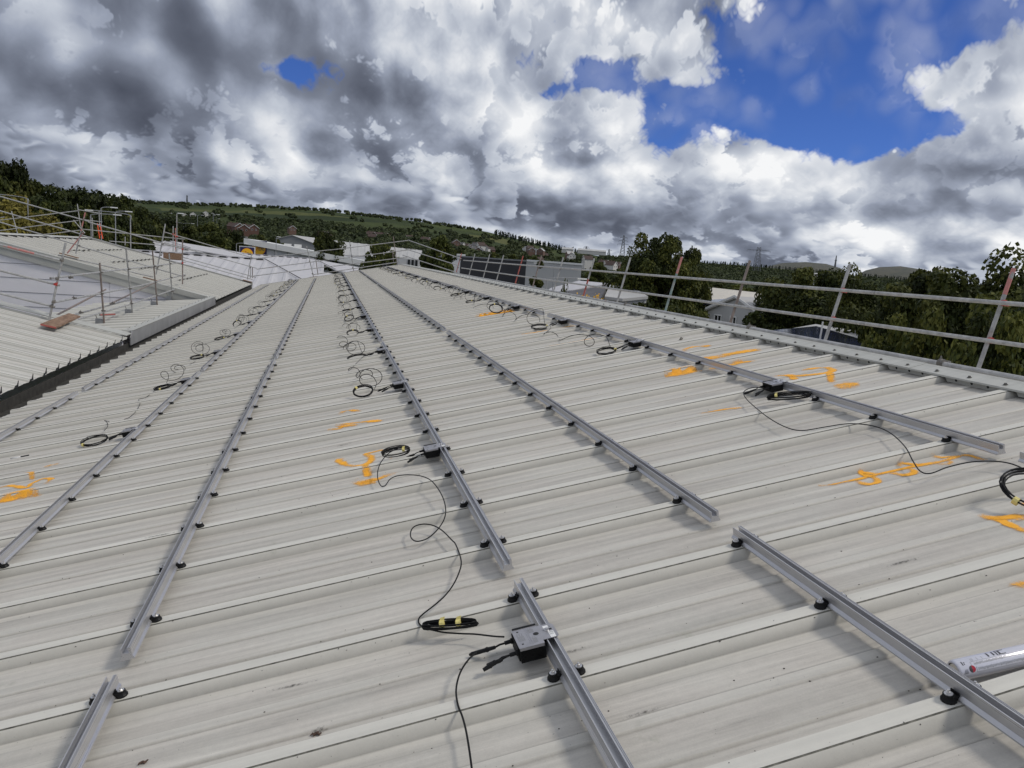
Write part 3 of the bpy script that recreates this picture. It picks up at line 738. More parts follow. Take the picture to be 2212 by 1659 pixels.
spray_mark([zR((800, 1395), (860, 1362), (960, 1345), (1110, 1340)), (zR((960, 1475), (1100, 1468), (1300, 1430), (1460, 1400), (1640, 1372)), 0.13), (zR((600, 1660), (760, 1640), (900, 1605), (1010, 1590)), 0.15), (zR((1080, 1585), (1200, 1570), (1340, 1535), (1600, 1490)), 0.10)], 0.075, 'broad orange stripes sprayed across the right-hand rail')
spray_mark([zQ((260, 1240), (390, 1222), (500, 1222), (545, 1238), (490, 1262), (350, 1278), (200, 1290), (40, 1282)), zQ((170, 1285), (215, 1312), (250, 1312)), zQ((490, 1270), (520, 1300), (560, 1345)), (zQ((600, 1345), (680, 1370), (780, 1370)), 0.17)], 0.06, 'orange arrow and blot sprayed near the ridge')
spray_mark([zT((420, 580), (520, 576), (700, 541), (860, 506), (1000, 470), (1180, 432), (1320, 406), (1480, 380), (1600, 345), (1720, 322), (1880, 372)), zT((740, 545), (850, 577), (935, 562), (930, 530), (880, 505), (825, 482), (800, 465), (880, 472), (980, 478)),
            zT((1050, 470), (1150, 495), (1245, 482), (1250, 452), (1190, 430)), zT((1120, 410), (1155, 385), (1250, 392), (1330, 402)), zT((1420, 392), (1540, 398), (1572, 375), (1500, 356)), zT((1405, 315), (1500, 332), (1720, 322))], 0.035, 'looping orange scribble sprayed below the end of the right-hand rail')
spray_mark([(zT((1830, 838), (1930, 868), (2040, 870), (2300, 862)), 0.05), (zT((1900, 875), (2050, 918), (2212, 985), (2400, 1060)), 0.04), (zT((2160, 745), (2280, 735)), 0.05)], 0.04, 'orange arrow head sprayed beside the cable coil')
spray_mark([(zT((2085, 1468), (2160, 1450), (2300, 1420)), 0.05)], 0.05)
spray_mark([(zC((615, 1030), (720, 1018), (840, 1000), (955, 985)), 0.17)], 0.15, 'faded orange bar sprayed under the far cables')
spray_mark([(zC((1000, 1188), (1120, 1172), (1240, 1152)), 0.05), (zC((1215, 1298), (1400, 1268), (1660, 1218)), 0.055), (zC((1340, 1132), (1480, 1112)), 0.06)], 0.05)
spray_mark([([(1508, 896), (1560, 888), (1612, 881)], 0.035)], 0.035)
def scuffs():
    mt, t, b = mat('scuff_dark'); p = pos(t); f = t.new('ShaderNodeAttribute', attribute_name='fade').outputs['Fac']
    a = t.math('ADD', f, t.math('MULTIPLY', t.math('SUBTRACT', t.noise(p, 90.0, 5, 0.75), 0.5), 2.2)); t.l.new(t.remap(a, 0.55, 1.3, 0.0, 0.75), b.inputs['Alpha'])
    b.inputs['Base Color'].default_value = (0.05, 0.048, 0.042, 1); b.inputs['Roughness'].default_value = 0.9
    for L_, w_ in ((zS((230, 582), (320, 565), (440, 545)), 0.035), (zS((150, 780), (250, 765), (350, 745)), 0.025), ([(660, 1584), (690, 1578), (720, 1570)], 0.03), ([(1180, 1420), (1240, 1408), (1290, 1396)], 0.02), ([(1330, 1560), (1400, 1540), (1450, 1530)], 0.02), ([(560, 1500), (640, 1482), (700, 1470)], 0.018), ([(1900, 1230), (1960, 1214), (2010, 1203)], 0.02), ([(300, 1180), (350, 1170), (400, 1160)], 0.02)):
        spray_mark([(L_, w_)], w_, None, 'scuff_dark', 'scuff_mark')
scuffs()

# ---- dirt and scraps lying on the sheets
def litter():
    b = MB(); rng = random.Random(4)
    for i in range(1100):
        v = rng.uniform(-4.5, 4.2); u = -2.6 + 9.5 * rng.random() ** 1.6
        if rng.random() < 0.6: u = round(u / P) * P + rng.choice([0.066, 0.139, 0.325, 0.383, 0.528, -0.037, -0.040, -0.045]) + rng.gauss(0, 0.005)
        c = rp(v, u, hroof(u) + 0.001); s = rng.uniform(0.0014, 0.0042)
        n = 5; ang = rng.random() * 6
        ring = [c + Vector((math.cos(ang + 6.283 * j / n) * s * rng.uniform(0.6, 1.5), math.sin(ang + 6.283 * j / n) * s * rng.uniform(0.6, 1.3), 0.0)) for j in range(n)]
        ring = [Vector((q.x, q.y, c.z + (q.x - c.x) * SA / CA)) for q in ring]
        b.add(ring + [c + Vector((0, 0, s * 0.7))], [(j, (j + 1) % n, n) for j in range(n)], 'litter_dark')
    o = b.wbuild('dirt_specks', main); o['kind'] = 'stuff'
simple('litter_dark', (0.035, 0.030, 0.024), 0.9, 0, 0.5, 50)
litter()
def scrap(px, py, L, label, mt='litter_brown'):
    v, u = onroof(px, py, -0.045); c = rp(v, u, hroof(u) + 0.004); b = MB(); rng = random.Random(int(px))
    pts = [(rng.uniform(-1, 1) * L * 0.06 + (j - 3) / 6 * L, rng.uniform(-0.15, 0.15) * L, rng.uniform(0, 0.1) * L) for j in range(7)]
    b.path([(0 + p_[0], p_[1], p_[2]) for p_ in pts], [0.002, L * 0.10, L * 0.16, L * 0.14, L * 0.17, L * 0.10, 0.002], mt, 6)
    o = b.build('leaf_scrap', None, c, (0, -PITCH, rng.uniform(-0.3, 0.5))); tag(o, label, 'debris')
simple('litter_brown', (0.09, 0.055, 0.04), 0.9, 0, 0.4, 40)
scrap(310, 1651, 0.035, 'small brown dead leaf scrap at the bottom left edge')
scrap(682, 1586, 0.04, 'tiny grey dirt scrap in the pan below the centre')
scrap(2683 * .5486, 1339 * .5486, 0.09, 'grey twig scrap on the sheets near the ridge', 'lap_grime')

# ------------------------------------------------------------------ the neighbouring span across the valley gutter
VX, VZ, VS = -5.95, -1.10, math.atan(2.27 / 10.25)          # eave line of the valley roof, its slope
vca, vsa = math.cos(VS), math.sin(VS); RXV = -16.2
def vp(d, y, w=0.0): return Vector((VX - d * vca + w * vsa, y, VZ + d * vsa + w * vca))   # d metres up the slope, to the left
DL = (VX - RXV) / vca
val = thing('neighbour_building', 'grey ribbed neighbouring roof across the valley gutter with lilac clad gable', 'building', (-11, 22, GROUND))
def vloc(p): return Vector(p) - Vector((-11, 22, GROUND))
YA, YB, YC = 17.55, 33.4, 50.9
smv = sheet_mesh('valley_sheet', -DL, 0, 'roof_paint_valley', 3)
def valley(k0, k1, off):
    for k in range(k0, k1): link('roof_sheet', smv, val, vloc((VX, k * P + off, VZ)), (0, VS, 0))
valley(-11, 26, YA - 26 * P + 0.03)
for k in range(17): link('roof_sheet', smv, val, vloc((VX, k * 1.02 + YB + 0.08, VZ)), (0, VS, 0), (1, 1.5315, 1.5))
smw = sheet_mesh('back_sheet', -DL, 0, 'roof_paint_valley', 2)
for y0, y1 in ((-7.2, YA), (YB, YC)):                         # far slope of that span
    b = MB(); b.slab([(RXV, y0, 1.12), (RXV, y1, 1.12), (RXV - 10.2, y1, -1.15), (RXV - 10.2, y0, -1.15)], (0, 0, -0.05), 'roof_paint_valley'); b.wbuild('back_slope', val)
b = MB()
for y0, y1 in ((-7.2, YA + 0.02), (YB - 0.02, YC + 0.02)):
    b = MB(); b.slab([(RXV + 0.32, y0, 1.135), (RXV, y0, 1.215), (RXV - 0.32, y0, 1.135)], (0, y1 - y0, 0), 'flashing_paint'); b.wbuild('ridge_flashing', val)
# dark filler notches under that ridge
b = MB()
for k in range(26):
    y = YB + 0.15 + k * P; q = vp(DL - 0.36, y, -0.03); b.box((q.x - 0.02, y + 0.06, q.z - 0.02), (q.x + 0.01, y + 0.50, q.z + 0.03), 'steel_hole')
b.wbuild('ridge_filler', val)
# verge of the near sheet, with its dark gap, and the far verges
def verge(y0, y1, d0, d1, w, drop, name='verge_flashing', mt='flashing_paint'):
    b = MB(); b.slab([vp(d0, y0, w), vp(d1, y0, w), vp(d1, y1, w), vp(d0, y1, w)], (0, 0, -drop), mt); return b.wbuild(name, val)
verge(YA - 0.02, YA + 0.55, 0.03, DL - 0.3, 0.045, 0.02)
verge(YB - 0.14, YB + 0.28, -0.05, DL - 0.3, 0.035, 0.02)
verge(YC - 0.15, YC + 0.12, 0.0, DL - 0.3, 0.03, 0.18)
# barge boards (two courses) on the front gable of the far part
b = MB(); b.slab([vp(-0.02, YB - 0.16, 0.034), vp(DL, YB - 0.16, 0.034), vp(DL, YB - 0.16, -0.20), vp(0.5, YB - 0.16, -0.20)], (0, 0.02, 0), 'flashing_paint'); b.wbuild('barge_board', val)
b = MB(); b.slab([vp(0.5, YB - 0.13, -0.21), vp(DL, YB - 0.13, -0.21), vp(DL, YB - 0.13, -0.50), vp(1.7, YB - 0.13, -0.50)], (0, 0.02, 0), 'flashing_paint'); b.wbuild('barge_board', val)
# lilac cladding of the gable: one board a course, joints open
course = 0.62; z = -5.6
while z < 1.0:
    z1 = z + course - 0.018
    def xr(zv): return min(VX - 0.05, VX - (zv + 0.45 - VZ) / math.tan(VS)) if zv > VZ - 0.45 else VX - 0.05
    for x0, x1 in ((RXV - 0.2, -10.4), (-10.4, VX)):
        xa, xb0, xb1 = x0, min(x1 - 0.012, xr(z)), min(x1 - 0.012, xr(z1))
        if xb0 - xa < 0.2: continue
        lap = 0.018
        b = MB(); b.slab([(xa, YB - 0.05 - lap, z), (xb0, YB - 0.05 - lap, z), (max(xb1, xa + 0.02), YB - 0.05, z1), (xa, YB - 0.05, z1)], (0, 0.05, 0), 'cladding_lilac'); b.wbuild('cladding_board', val)
    z += course
b = MB(); b.slab([(RXV - 0.2, YB + 0.02, -5.6), (VX, YB + 0.02, -5.6), (VX, YB + 0.02, VZ - 0.4), (RXV, YB + 0.02, 0.7)], (0, 0.05, 0), 'gutter_dark')
b.slab([(x, YC - 0.2, z_) for x, z_ in ((RXV - 10.2, -1.2), (RXV, 1.05), (VX, VZ - 0.1), (VX, GROUND), (RXV - 10.2, GROUND))], (0, 0.1, 0), 'cladding_palegrey')
b.slab([(x, YA - 0.1, z_) for x, z_ in ((RXV - 10.2, -1.2), (RXV, 1.05), (VX - 0.1, VZ - 0.13), (VX - 0.1, GROUND), (RXV - 10.2, GROUND))], (0, 0.1, 0), 'cladding_lilac')
b.wbuild('wall', val)
# the low roof in the notch, falling away to the left, behind its parapet
FB = math.atan(0.098)
sml = sheet_mesh('notch_sheet', 0.0, 4.9, 'roof_paint_valley', 2)
for k in range(15):
    link('notch_sheet', sml, val, vloc((-6.10, YA + 1.05 + k * 1.02, -1.07)), (0, FB, 3.141593), (1, 1.5315, 1.2))
b = MB(); b.box((-11.0, YA + 0.3, -1.75), (-10.9, YB - 0.1, -1.62), 'flashing_paint'); b.box((-10.95, YA + 0.25, GROUND), (-10.85, YB - 0.1, -1.66), 'cladding_lilac'); b.wbuild('wall', val)
b = MB(); b.slab([(VX, YA + 0.35, -1.36), (VX, YB, -1.36), (VX, YB, -0.99), (VX, YA + 0.55, -0.99), (VX, YA + 0.35, -1.15)], (-0.025, 0, 0), 'parapet_paint')
simple('parapet_paint', (0.30, 0.30, 0.30), 0.5, 0, 0.22, 1.6)
b.mats = ['parapet_paint']; b.wbuild('parapet', val)
b = MB(); b.slab([(VX + 0.015, YA + 0.56, -0.985), (VX + 0.015, YB + 0.05, -0.985), (VX - 0.26, YB + 0.05, -1.0), (VX - 0.26, YA + 0.56, -1.0)], (0, 0, 0.014), 'flashing_paint'); b.wbuild('parapet_cap', val)
for i in range(40): link('screw', rscm, val, vloc((VX - 0.17 - 0.05 * (i % 2), YA + 0.8 + i * 0.38, -0.983)))
# valley gutter between the two buildings
gut = MB(); gx0, gx1 = e0.x + 0.04, VX - 0.06
gut.slab([(gx0, Y0, -1.50), (gx1, Y0, -1.50), (gx1, Y1, -1.50), (gx0, Y1, -1.50)], (0, 0, 0.02), 'gutter_dark')
gut.box((gx1 - 0.03, Y0, -1.48), (gx1, Y1, -1.30), 'gutter_dark'); gut.box((gx0, Y0, -1.48), (gx0 + 0.03, Y1, -1.25), 'gutter_dark')
gut.box((-5.72, Y0, -1.475), (-5.69, Y1, -1.43), 'scaffold_steel')
gut.wbuild('valley_gutter', main)
# dark foam filler ends and torn filler spikes at the eaves
def filler():
    b = MB()
    b.slab([(0.0, 0.07, -0.055), (0.0, 0.60, -0.055), (0.0, 0.60, -0.19), (0.0, 0.07, -0.16)], (0.03, 0, 0), 'steel_hole'); return b.mesh('eave_filler')
fm = filler()
for k in range(KMIN + 4, KMAX): link('eave_filler', fm, main, mloc(rp(EAVE + 0.02, k * P, 0)), (0, -PITCH, 0))
def spike():
    b = MB(); b.slab([(0, -0.05, -0.02), (0, 0.045, -0.02), (0, 0.02, 0.03), (0, 0.0, 0.10), (0, -0.012, 0.03)], (0.012, 0, 0), 'steel_hole'); return b.mesh('filler_spike')
spm = spike()
for k in range(-4, 26): link('filler_spike', spm, val, vloc((VX + 0.015, YA - 26 * P + 0.03 + k * P, VZ - 0.015 + 0.01 * (k % 3))), (0.1 * ((k * 7) % 3 - 1), 0.15, 0))

# ------------------------------------------------------------------ mounting rails with their rubber clamps
RAILP = [(-0.031, 0.003), (-0.031, 0.009), (-0.0205, 0.021), (-0.0195, 0.060), (-0.0155, 0.060), (-0.0160, 0.034), (0.0125, 0.034), (0.0125, 0.051), (0.0095, 0.054), (0.0095, 0.060), (0.0145, 0.060),
         (0.0150, 0.0575), (0.0170, 0.0575), (0.0175, 0.060), (0.0195, 0.060), (0.0200, 0.0575), (0.0220, 0.0575), (0.0225, 0.060), (0.0240, 0.060), (0.0240, 0.021), (0.031, 0.009), (0.031, 0.003)]
def rail_mesh(L):
    n = len(RAILP); vs = [(x, -L / 2, z) for x, z in RAILP] + [(x, L / 2, z) for x, z in RAILP]
    b = MB(); b.add(vs, [(i, (i + 1) % n, n + (i + 1) % n, n + i) for i in range(n)] + [tuple(range(n))[::-1], tuple(range(n, 2 * n))], 'aluminium')
    me = b.mesh('rail_profile'); return me
def clamp_mesh():
    b = MB(); n = 12
    prof = [(0.0, 0.027), (0.006, 0.0275), (0.011, 0.024), (0.018, 0.0205), (0.026, 0.020)]
    vs = []
    for z, r in prof: vs += [(r * math.cos(6.28319 * j / n), r * math.sin(6.28319 * j / n) * 1.05, z) for j in range(n)]
    fs = [(i * n + j, i * n + (j + 1) % n, (i + 1) * n + (j + 1) % n, (i + 1) * n + j) for i in range(len(prof) - 1) for j in range(n)] + [tuple((len(prof) - 1) * n + j for j in range(n))]
    b.add(vs, fs, 'rubber_black'); b.box((0.006, -0.019, 0.004), (0.034, 0.019, 0.021), 'rubber_black'); b.box((0.026, -0.019, 0.0205), (0.031, 0.019, 0.030), 'rubber_black')
    return b.mesh('rail_clamp')
b_ = MB(); b_.tube((0, 0, 0.026), (0, 0, 0.029), 0.0155, 'bolt_steel', 14); b_.tube((0, 0, 0.0291), (0, 0, 0.036), 0.0085, 'bolt_steel', 6); b_.tube((0, 0, 0.0361), (0, 0, 0.043), 0.0045, 'bolt_steel', 8)
boltm = b_.mesh('bolt'); clm = clamp_mesh()
ROWS = [-4.80, -2.953, -1.755, 0.045, 1.195, 3.04]
ROWN = ['beside the valley gutter', 'second from the gutter', 'third from the gutter', 'fourth from the gutter', 'fifth from the gutter', 'nearest the ridge']
PIECES = [(-7.0, -0.585), (-0.36, 9.13), (9.47, 12.50), (12.515, 18.75), (19.1, 28.55), (28.85, 38.3), (38.62, 49.4)]
for ri, vc in enumerate(ROWS):
    seq = 0
    for pi_, (u0, u1) in enumerate(PIECES):
        if ri == 0 and u1 < 0: continue
        if ri == 1 and u1 < 0: continue
        if ri == 5 and pi_ == 0: u0, u1 = -3.2, -0.50
        if pi_ == len(PIECES) - 1: u1 -= [1.5, 0.6, 2.2, 0.2, 0.3, 0.9][ri]
        j = (random.random() - 0.5) * 0.06
        if pi_ > 1: u0, u1 = u0 + j, u1 + j
        mid = (u0 + u1) / 2
        t = thing('mounting_rail', 'aluminium mounting rail, row %s, %s length from the viewer' % (ROWN[ri], ORD[seq]), 'rail', rp(vc, mid, 0), (0, -PITCH, 0), 'aluminium mounting rails laid in rows'); seq += 1
        link('rail_profile', rail_mesh(u1 - u0), t)
        for k in range(math.ceil((u0 + 0.05) / P), math.floor((u1 - 0.02) / P) + 1):
            for s in (-1, 1):
                c = link('rail_clamp', clm, t, (s * 0.052, k * P - mid, 0.0005), (0, 0, 0 if s < 0 else math.pi), (0.88, 0.9, 0.92))
                if k * P < 22: link('bolt', boltm, c)

# ------------------------------------------------------------------ power optimizers and their cables
def text_mesh(s, size, mt, depth=0.0):
    cu = bpy.data.curves.new('lettering', 'FONT'); cu.body = s; cu.size = size; cu.align_x = 'CENTER'; cu.align_y = 'CENTER'; cu.extrude = depth; cu.resolution_u = 3
    o = bpy.data.objects.new('lettering', cu); COL.objects.link(o); dg = bpy.context.evaluated_depsgraph_get()
    me = bpy.data.meshes.new_from_object(o.evaluated_get(dg)); bpy.data.objects.remove(o); bpy.data.curves.remove(cu)
    me.materials.clear(); me.materials.append(M[mt]); return me
def opt_meshes():
    body = MB(); body.box((-0.137, -0.074, -0.006), (-0.032, 0.074, 0.0585), 'plastic_black')
    for i in range(11): z = -0.003 + i * 0.0055; body.box((-0.142, -0.060, z), (-0.1369, 0.060, z + 0.0028), 'plastic_black')
    for i in range(9): z = 0.0 + i * 0.006; body.box((-0.130, -0.0775, z), (-0.040, -0.0739, z + 0.003), 'plastic_black')
    body.box((-0.134, 0.066, 0.0587), (-0.034, 0.075, 0.066), 'plastic_black')
    pl = MB()
    pl.slab([(-0.139, -0.078, 0.0605), (-0.034, -0.078, 0.0605), (-0.034, -0.056, 0.0605), (0.026, -0.056, 0.0605), (0.034, -0.046, 0.0605), (0.034, 0.040, 0.0605), (0.024, 0.052, 0.0605), (-0.034, 0.056, 0.0605), (-0.034, 0.066, 0.0605), (-0.139, 0.066, 0.0605)], (0, 0, 0.0022), 'plate_metal')
    pl.slab([(-0.137, -0.0795, 0.0625), (-0.036, -0.0795, 0.0625), (-0.036, -0.0795, 0.050), (-0.137, -0.0795, 0.050)], (0, 0.0015, 0), 'plate_metal')
    n = 14; pl.add([(-0.050 + 0.012 * math.cos(6.2832 * j / n), 0.0 + 0.012 * math.sin(6.2832 * j / n), 0.06295) for j in range(n)], [tuple(range(n))], 'steel_hole')
    for (x, y) in ((-0.118, -0.052), (-0.118, 0.044)): pl.box((x - 0.004, y - 0.004, 0.0627), (x + 0.004, y + 0.004, 0.0631), 'steel_hole')
    pl.box((0.004, 0.004, 0.0627), (0.020, 0.016, 0.0630), 'steel_hole')
    for x in (-0.088, -0.082, -0.078): pl.box((x, -0.066, 0.0627), (x + 0.0012, 0.056, 0.0636), 'plate_metal')
    prt = MB()
    for i in range(9): prt.box((-0.128 + i * 0.0032, -0.030, 0.0628), (-0.1266 + i * 0.0032, -0.030 + 0.050 + 0.012 * math.sin(i * 2.1), 0.0630), 'print_grey')
    for i in range(8): prt.box((-0.076 + i * 0.003, 0.016, 0.0628), (-0.0747 + i * 0.003, 0.050 + 0.006 * math.sin(i * 1.7), 0.0630), 'print_grey')
    for i in range(6): prt.box((-0.072 + i * 0.003, -0.062, 0.0628), (-0.0707 + i * 0.003, -0.020 + 0.008 * math.sin(i * 2.3), 0.0630), 'print_grey')
    lab = MB(); lab.box((-0.012, 0.024, 0.0628), (0.010, 0.042, 0.0632), 'label_white'); lab.box((0.000, -0.054, 0.0628), (0.022, -0.006, 0.0632), 'label_white')
    for i in range(5): lab.box((0.003 + i * 0.0036, -0.018, 0.0633), (0.005 + i * 0.0036, -0.011, 0.06345), 'print_grey')
    for i in range(4): lab.box((0.003 + i * 0.0042, -0.034, 0.0633), (0.0045 + i * 0.0042, -0.022, 0.06345), 'print_grey')
    bo = MB(); bo.tube((-0.002, 0.006, 0.0628), (-0.002, 0.006, 0.0655), 0.010, 'bolt_steel', 12); bo.tube((-0.002, 0.006, 0.0656), (-0.002, 0.006, 0.073), 0.0062, 'bolt_steel', 6)
    gl = MB(); gl.tube((-0.137, 0, 0.030), (-0.150, 0, 0.030), 0.012, 'rubber_black', 8); gl.tube((-0.150, 0, 0.030), (-0.176, 0, 0.028), 0.0085, 'rubber_black', 8)
    co = MB(); co.tube((0, 0, 0), (0.020, 0, 0), 0.0085, 'plastic_black', 8); co.tube((0.020, 0, 0), (0.026, 0, 0), 0.0108, 'plastic_black', 8); co.tube((0.026, 0, 0), (0.056, 0, 0), 0.0095, 'plastic_black', 8, 0.0075); co.tube((-0.012, 0, 0), (0, 0, 0), 0.0055, 'plastic_black', 8, 0.0085)
    co2 = MB(); co2.tube((0, 0, 0), (0.034, 0, 0), 0.0075, 'plastic_black', 8, 0.0088); co2.tube((0.034, 0, 0), (0.040, 0, 0), 0.0112, 'plastic_black', 8); co2.tube((0.040, 0, 0), (0.110, 0, 0), 0.0092, 'plastic_black', 8); co2.tube((0.110, 0, 0), (0.122, 0, 0), 0.0085, 'plastic_black', 8, 0.005)
    return dict(body=body.mesh('body'), bracket=pl.mesh('bracket_plate'), print=prt.mesh('printed_text'), label=lab.mesh('sticker'), bolt=bo.mesh('bolt'), gland=gl.mesh('cable_gland'), con=co.mesh('connector'), con2=co2.mesh('connector'))
OM = opt_meshes(); digit2 = text_mesh('2', 0.013, 'print_dark')
simple('plate_sat', (0.5, 0.5, 0.5))
CR = 0.0038
def optimizer(ri, u, n, far, label):
    vc = ROWS[ri]; w = 0.0
    t = thing('power_optimizer', label, 'optimizer', rp(vc, u, 0.0008), (0, -PITCH, random.uniform(-0.02, 0.02)), 'power optimizers fixed along the rails')
    link('body', OM['body'], t); pl = link('bracket_plate', OM['bracket'], t)
    if not far:
        link('printed_text', OM['print'], pl); link('sticker', OM['label'], pl); link('bolt', OM['bolt'], pl)
        if ri == 3 and n == 0:
            link('lettering', digit2, pl, (0.016, 0.030, 0.0632), (0, 0, 0.5)); link('lettering', digit2, pl, (-0.016, 0.010, 0.0632), (0, 0, 0.7))
    for y in (-0.048, 0.046): link('cable_gland', OM['gland'], t, (0, y, 0))
    return t
def cable_part(t, pts, r=CR, n=6, name='cable', smooth=True, mt='cable_black', closed=False):
    b = MB(); b.path(pts, r, mt, n, closed); return b.build(name, t, smooth=smooth)
def connectors(t, rng, fancy=True):
    for (y, dy, m_, off) in ((-0.048, -0.010, 'con', 0.0), (-0.048, 0.014, 'con', 0.004), (0.046, -0.006, 'con2', 0.0)):
        a = math.pi + rng.uniform(-0.12, 0.12) + (-0.35 if dy < 0 else 0.12); p0 = Vector((-0.176, y, 0.028)); p1 = p0 + Vector((math.cos(a), math.sin(a), -0.35)) * (0.045 + off * 4) + Vector((0, dy, 0))
        cable_part(t, [p0, (p0 + p1) / 2 + Vector((0, dy * 0.3, 0.004)), p1], 0.0042, 6)
        link('connector', OM[m_], t, p1, (0, 0.30, a))
def hank(t, c, R, ry, turns, tilt, rng, n=6, thick=0.008, seg=22):
    """bundle of coiled cable held by tape"""
    mtx = Matrix.Rotation(tilt[0], 3, 'X') @ Matrix.Rotation(tilt[1], 3, 'Y')
    pts = []
    for i in range(turns * seg):
        a = 6.28319 * i / seg; k = 1 + rng.uniform(-0.03, 0.03); j = (i // seg)
        p_ = Vector((math.cos(a) * (R + (j % 2) * thick), math.sin(a) * (ry + (j % 2) * thick), (j - turns / 2) * thick * 0.9 + rng.uniform(-0.002, 0.002))) * k
        pts.append(Vector(c) + mtx @ p_)
    cable_part(t, pts, CR * 1.3, n, 'cable_coil')
    for a in (rng.uniform(0, 6.28), ):
        e = mtx @ Vector((math.cos(a) * (R + thick / 2), math.sin(a) * (ry + thick / 2), 0)) + Vector(c); d = (mtx @ Vector((-math.sin(a), math.cos(a), 0))).normalized()
        b = MB(); b.tube(e - d * 0.012, e + d * 0.012, thick * 1.6 + 0.004, 'tape_yellow', 9); b.build('tape', t)
    return pts
def loops(t, x0, y0, y1, R, turns, rng, n=6, seg=16, zb=-0.036):
    pts = []; N = int(turns * seg); ph = rng.uniform(0, 1.5)
    for i in range(N + 1):
        f = i / N; a = ph + 6.28319 * turns * f; r = R * (0.8 + 0.35 * math.sin(f * 5 + ph))
        yy = y0 + (y1 - y0) * (f + 0.06 * math.sin(a * 0.7)); z = zb + 0.74 * (r + r * math.sin(a))
        pts.append(Vector((x0 + r * 0.95 * math.cos(a) + 0.10 * math.sin(f * 4 + ph), yy, max(z, zb))))
    cable_part(t, pts, CR * 1.2, n); return pts
US = {3: [-1.10, 1.95, 5.0, 8.1, 11.4, 14.6, 17.6, 20.7, 24.1, 27.5, 30.9, 34.3, 37.7, 41.2, 44.7, 47.9],
      1: [5.03, 8.44, 11.8, 15.1, 18.2, 21.5, 25.0, 28.3, 31.7, 35.3, 38.8, 42.4, 45.6, 48.2],
      5: [1.87, 4.95, 8.0, 11.25, 14.3, 17.1, 20.2, 23.5, 26.8, 29.9, 33.2, 36.6, 39.9, 43.4, 46.6]}
OPT = {}
for ri in (3, 1, 5):
    for n, u in enumerate(US[ri]):
        far = u > 12; rng = random.Random(ri * 100 + n)
        lab = 'black power optimizer with coiled cable, row %s, %s from the viewer' % (ROWN[ri], ORD[n])
        t = optimizer(ri, u, n, far, lab); OPT[(ri, n)] = t
        connectors(t, rng)
        special = (ri == 3 and n in (0, 1)) or (ri == 5 and n == 0)
        if special: continue
        sides = 6 if u < 12 else (5 if u < 25 else 4)
        upright = rng.random() < 0.5
        R = rng.uniform(0.10, 0.14); cx = -0.44 + rng.uniform(-0.06, 0.04)
        tl = (rng.uniform(0.3, 0.9), rng.uniform(-0.3, 0.3)) if upright else (rng.uniform(0.05, 0.25), rng.uniform(-0.1, 0.1))
        cz = R * math.sin(tl[0]) * 0.9 - 0.02
        hp = hank(t, (cx, 0.02, cz), R, R * 0.85, 4, tl, rng, sides, 0.0085, 20 if u < 20 else 12)
        cable_part(t, catmull([(-0.176, 0.046, 0.028), (-0.24, 0.05, 0.012), (-0.30, 0.03, 0.005), hp[0]], 5), CR, sides)
        gap = (US[ri][n + 1] - u) if n + 1 < len(US[ri]) else 2.0
        if (ri, n) == (1, 0):
            pts = []
            for x_, y_ in zz(0, 1250, 2.212)((900, 985), (925, 950), (915, 915), (890, 900), (935, 910)): 
                v, uu = onroof(x_, y_, 0.01); pts.append((v - ROWS[ri], uu - u, 0.01))
            cable_part(t, catmull(pts, 6))
            pts = []
            for x_, y_ in zz(0, 1250, 2.212)((1065, 888), (1110, 870), (1160, 820), (1190, 755), (1175, 715), (1230, 700), (1290, 655), (1350, 605), (1420, 575), (1520, 552)):
                v, uu = onroof(x_, y_, -0.01); pts.append((v - ROWS[ri], uu - u, -0.01))
            cable_part(t, catmull(pts, 6)); continue
        lp = loops(t, cx + rng.uniform(-0.08, 0.05), 0.25, gap * rng.uniform(0.45, 0.75), rng.uniform(0.11, 0.18), rng.choice([1.6, 2.3, 2.7, 3.4, 4.2]), rng, sides, 16 if u < 20 else 11)
        end = lp[-1]; cable_part(t, catmull([end, end + Vector((0.02, 0.12, -0.03)), (cx + 0.1, gap - 0.30, -0.01), (-0.30, gap - 0.05, 0.01), (-0.22, gap + 0.03, 0.02)], 6), CR * 0.95, sides)
        cable_part(t, catmull([(-0.29, 0.02, 0.01), (-0.36, 0.10, 0.0), lp[0] + Vector((0, -0.1, -0.02)), lp[0]], 5), CR * 0.95, sides)
# ---- the traced cables in the foreground
def cw(u): return 0.005
def traced(t, ri, u, segs, extra=None, r=CR, per=7):
    pts = []
    for i, (px, py) in enumerate(segs):
        w = 0.0 if extra is None else extra[i]
        v, uu = onroof(px, py, -0.015 + w); v, uu = onroof(px, py, cw(uu) + w); pts.append(Vector((v - ROWS[ri], uu - u, cw(uu) + w)))
    return cable_part(t, catmull(pts, per), r, 7)
zU = zz(1600, 2100, 2.212)
t0, t1 = OPT[(3, 0)], OPT[(3, 1)]
pathA = zU((850, 903), (760, 898), (600, 880), (470, 875), (330, 865), (230, 845), (160, 825), (112, 790), (108, 745), (150, 700), (240, 630), (330, 550), (400, 460), (450, 360), (475, 270), (463, 190), (425, 95)) \
      + zS((1280, 1390), (1200, 1310), (1120, 1262), (1030, 1248), (950, 1270), (918, 1320), (925, 1370), (970, 1398), (1050, 1380), (1120, 1330), (1180, 1260), (1215, 1190), (1222, 1110), (1200, 1020), (1150, 930), (1090, 865), (1010, 830), (900, 818), (800, 828), (740, 855), (700, 908), (680, 918), (660, 915), (638, 880), (628, 830), (636, 760), (670, 690), (740, 620), (840, 577))
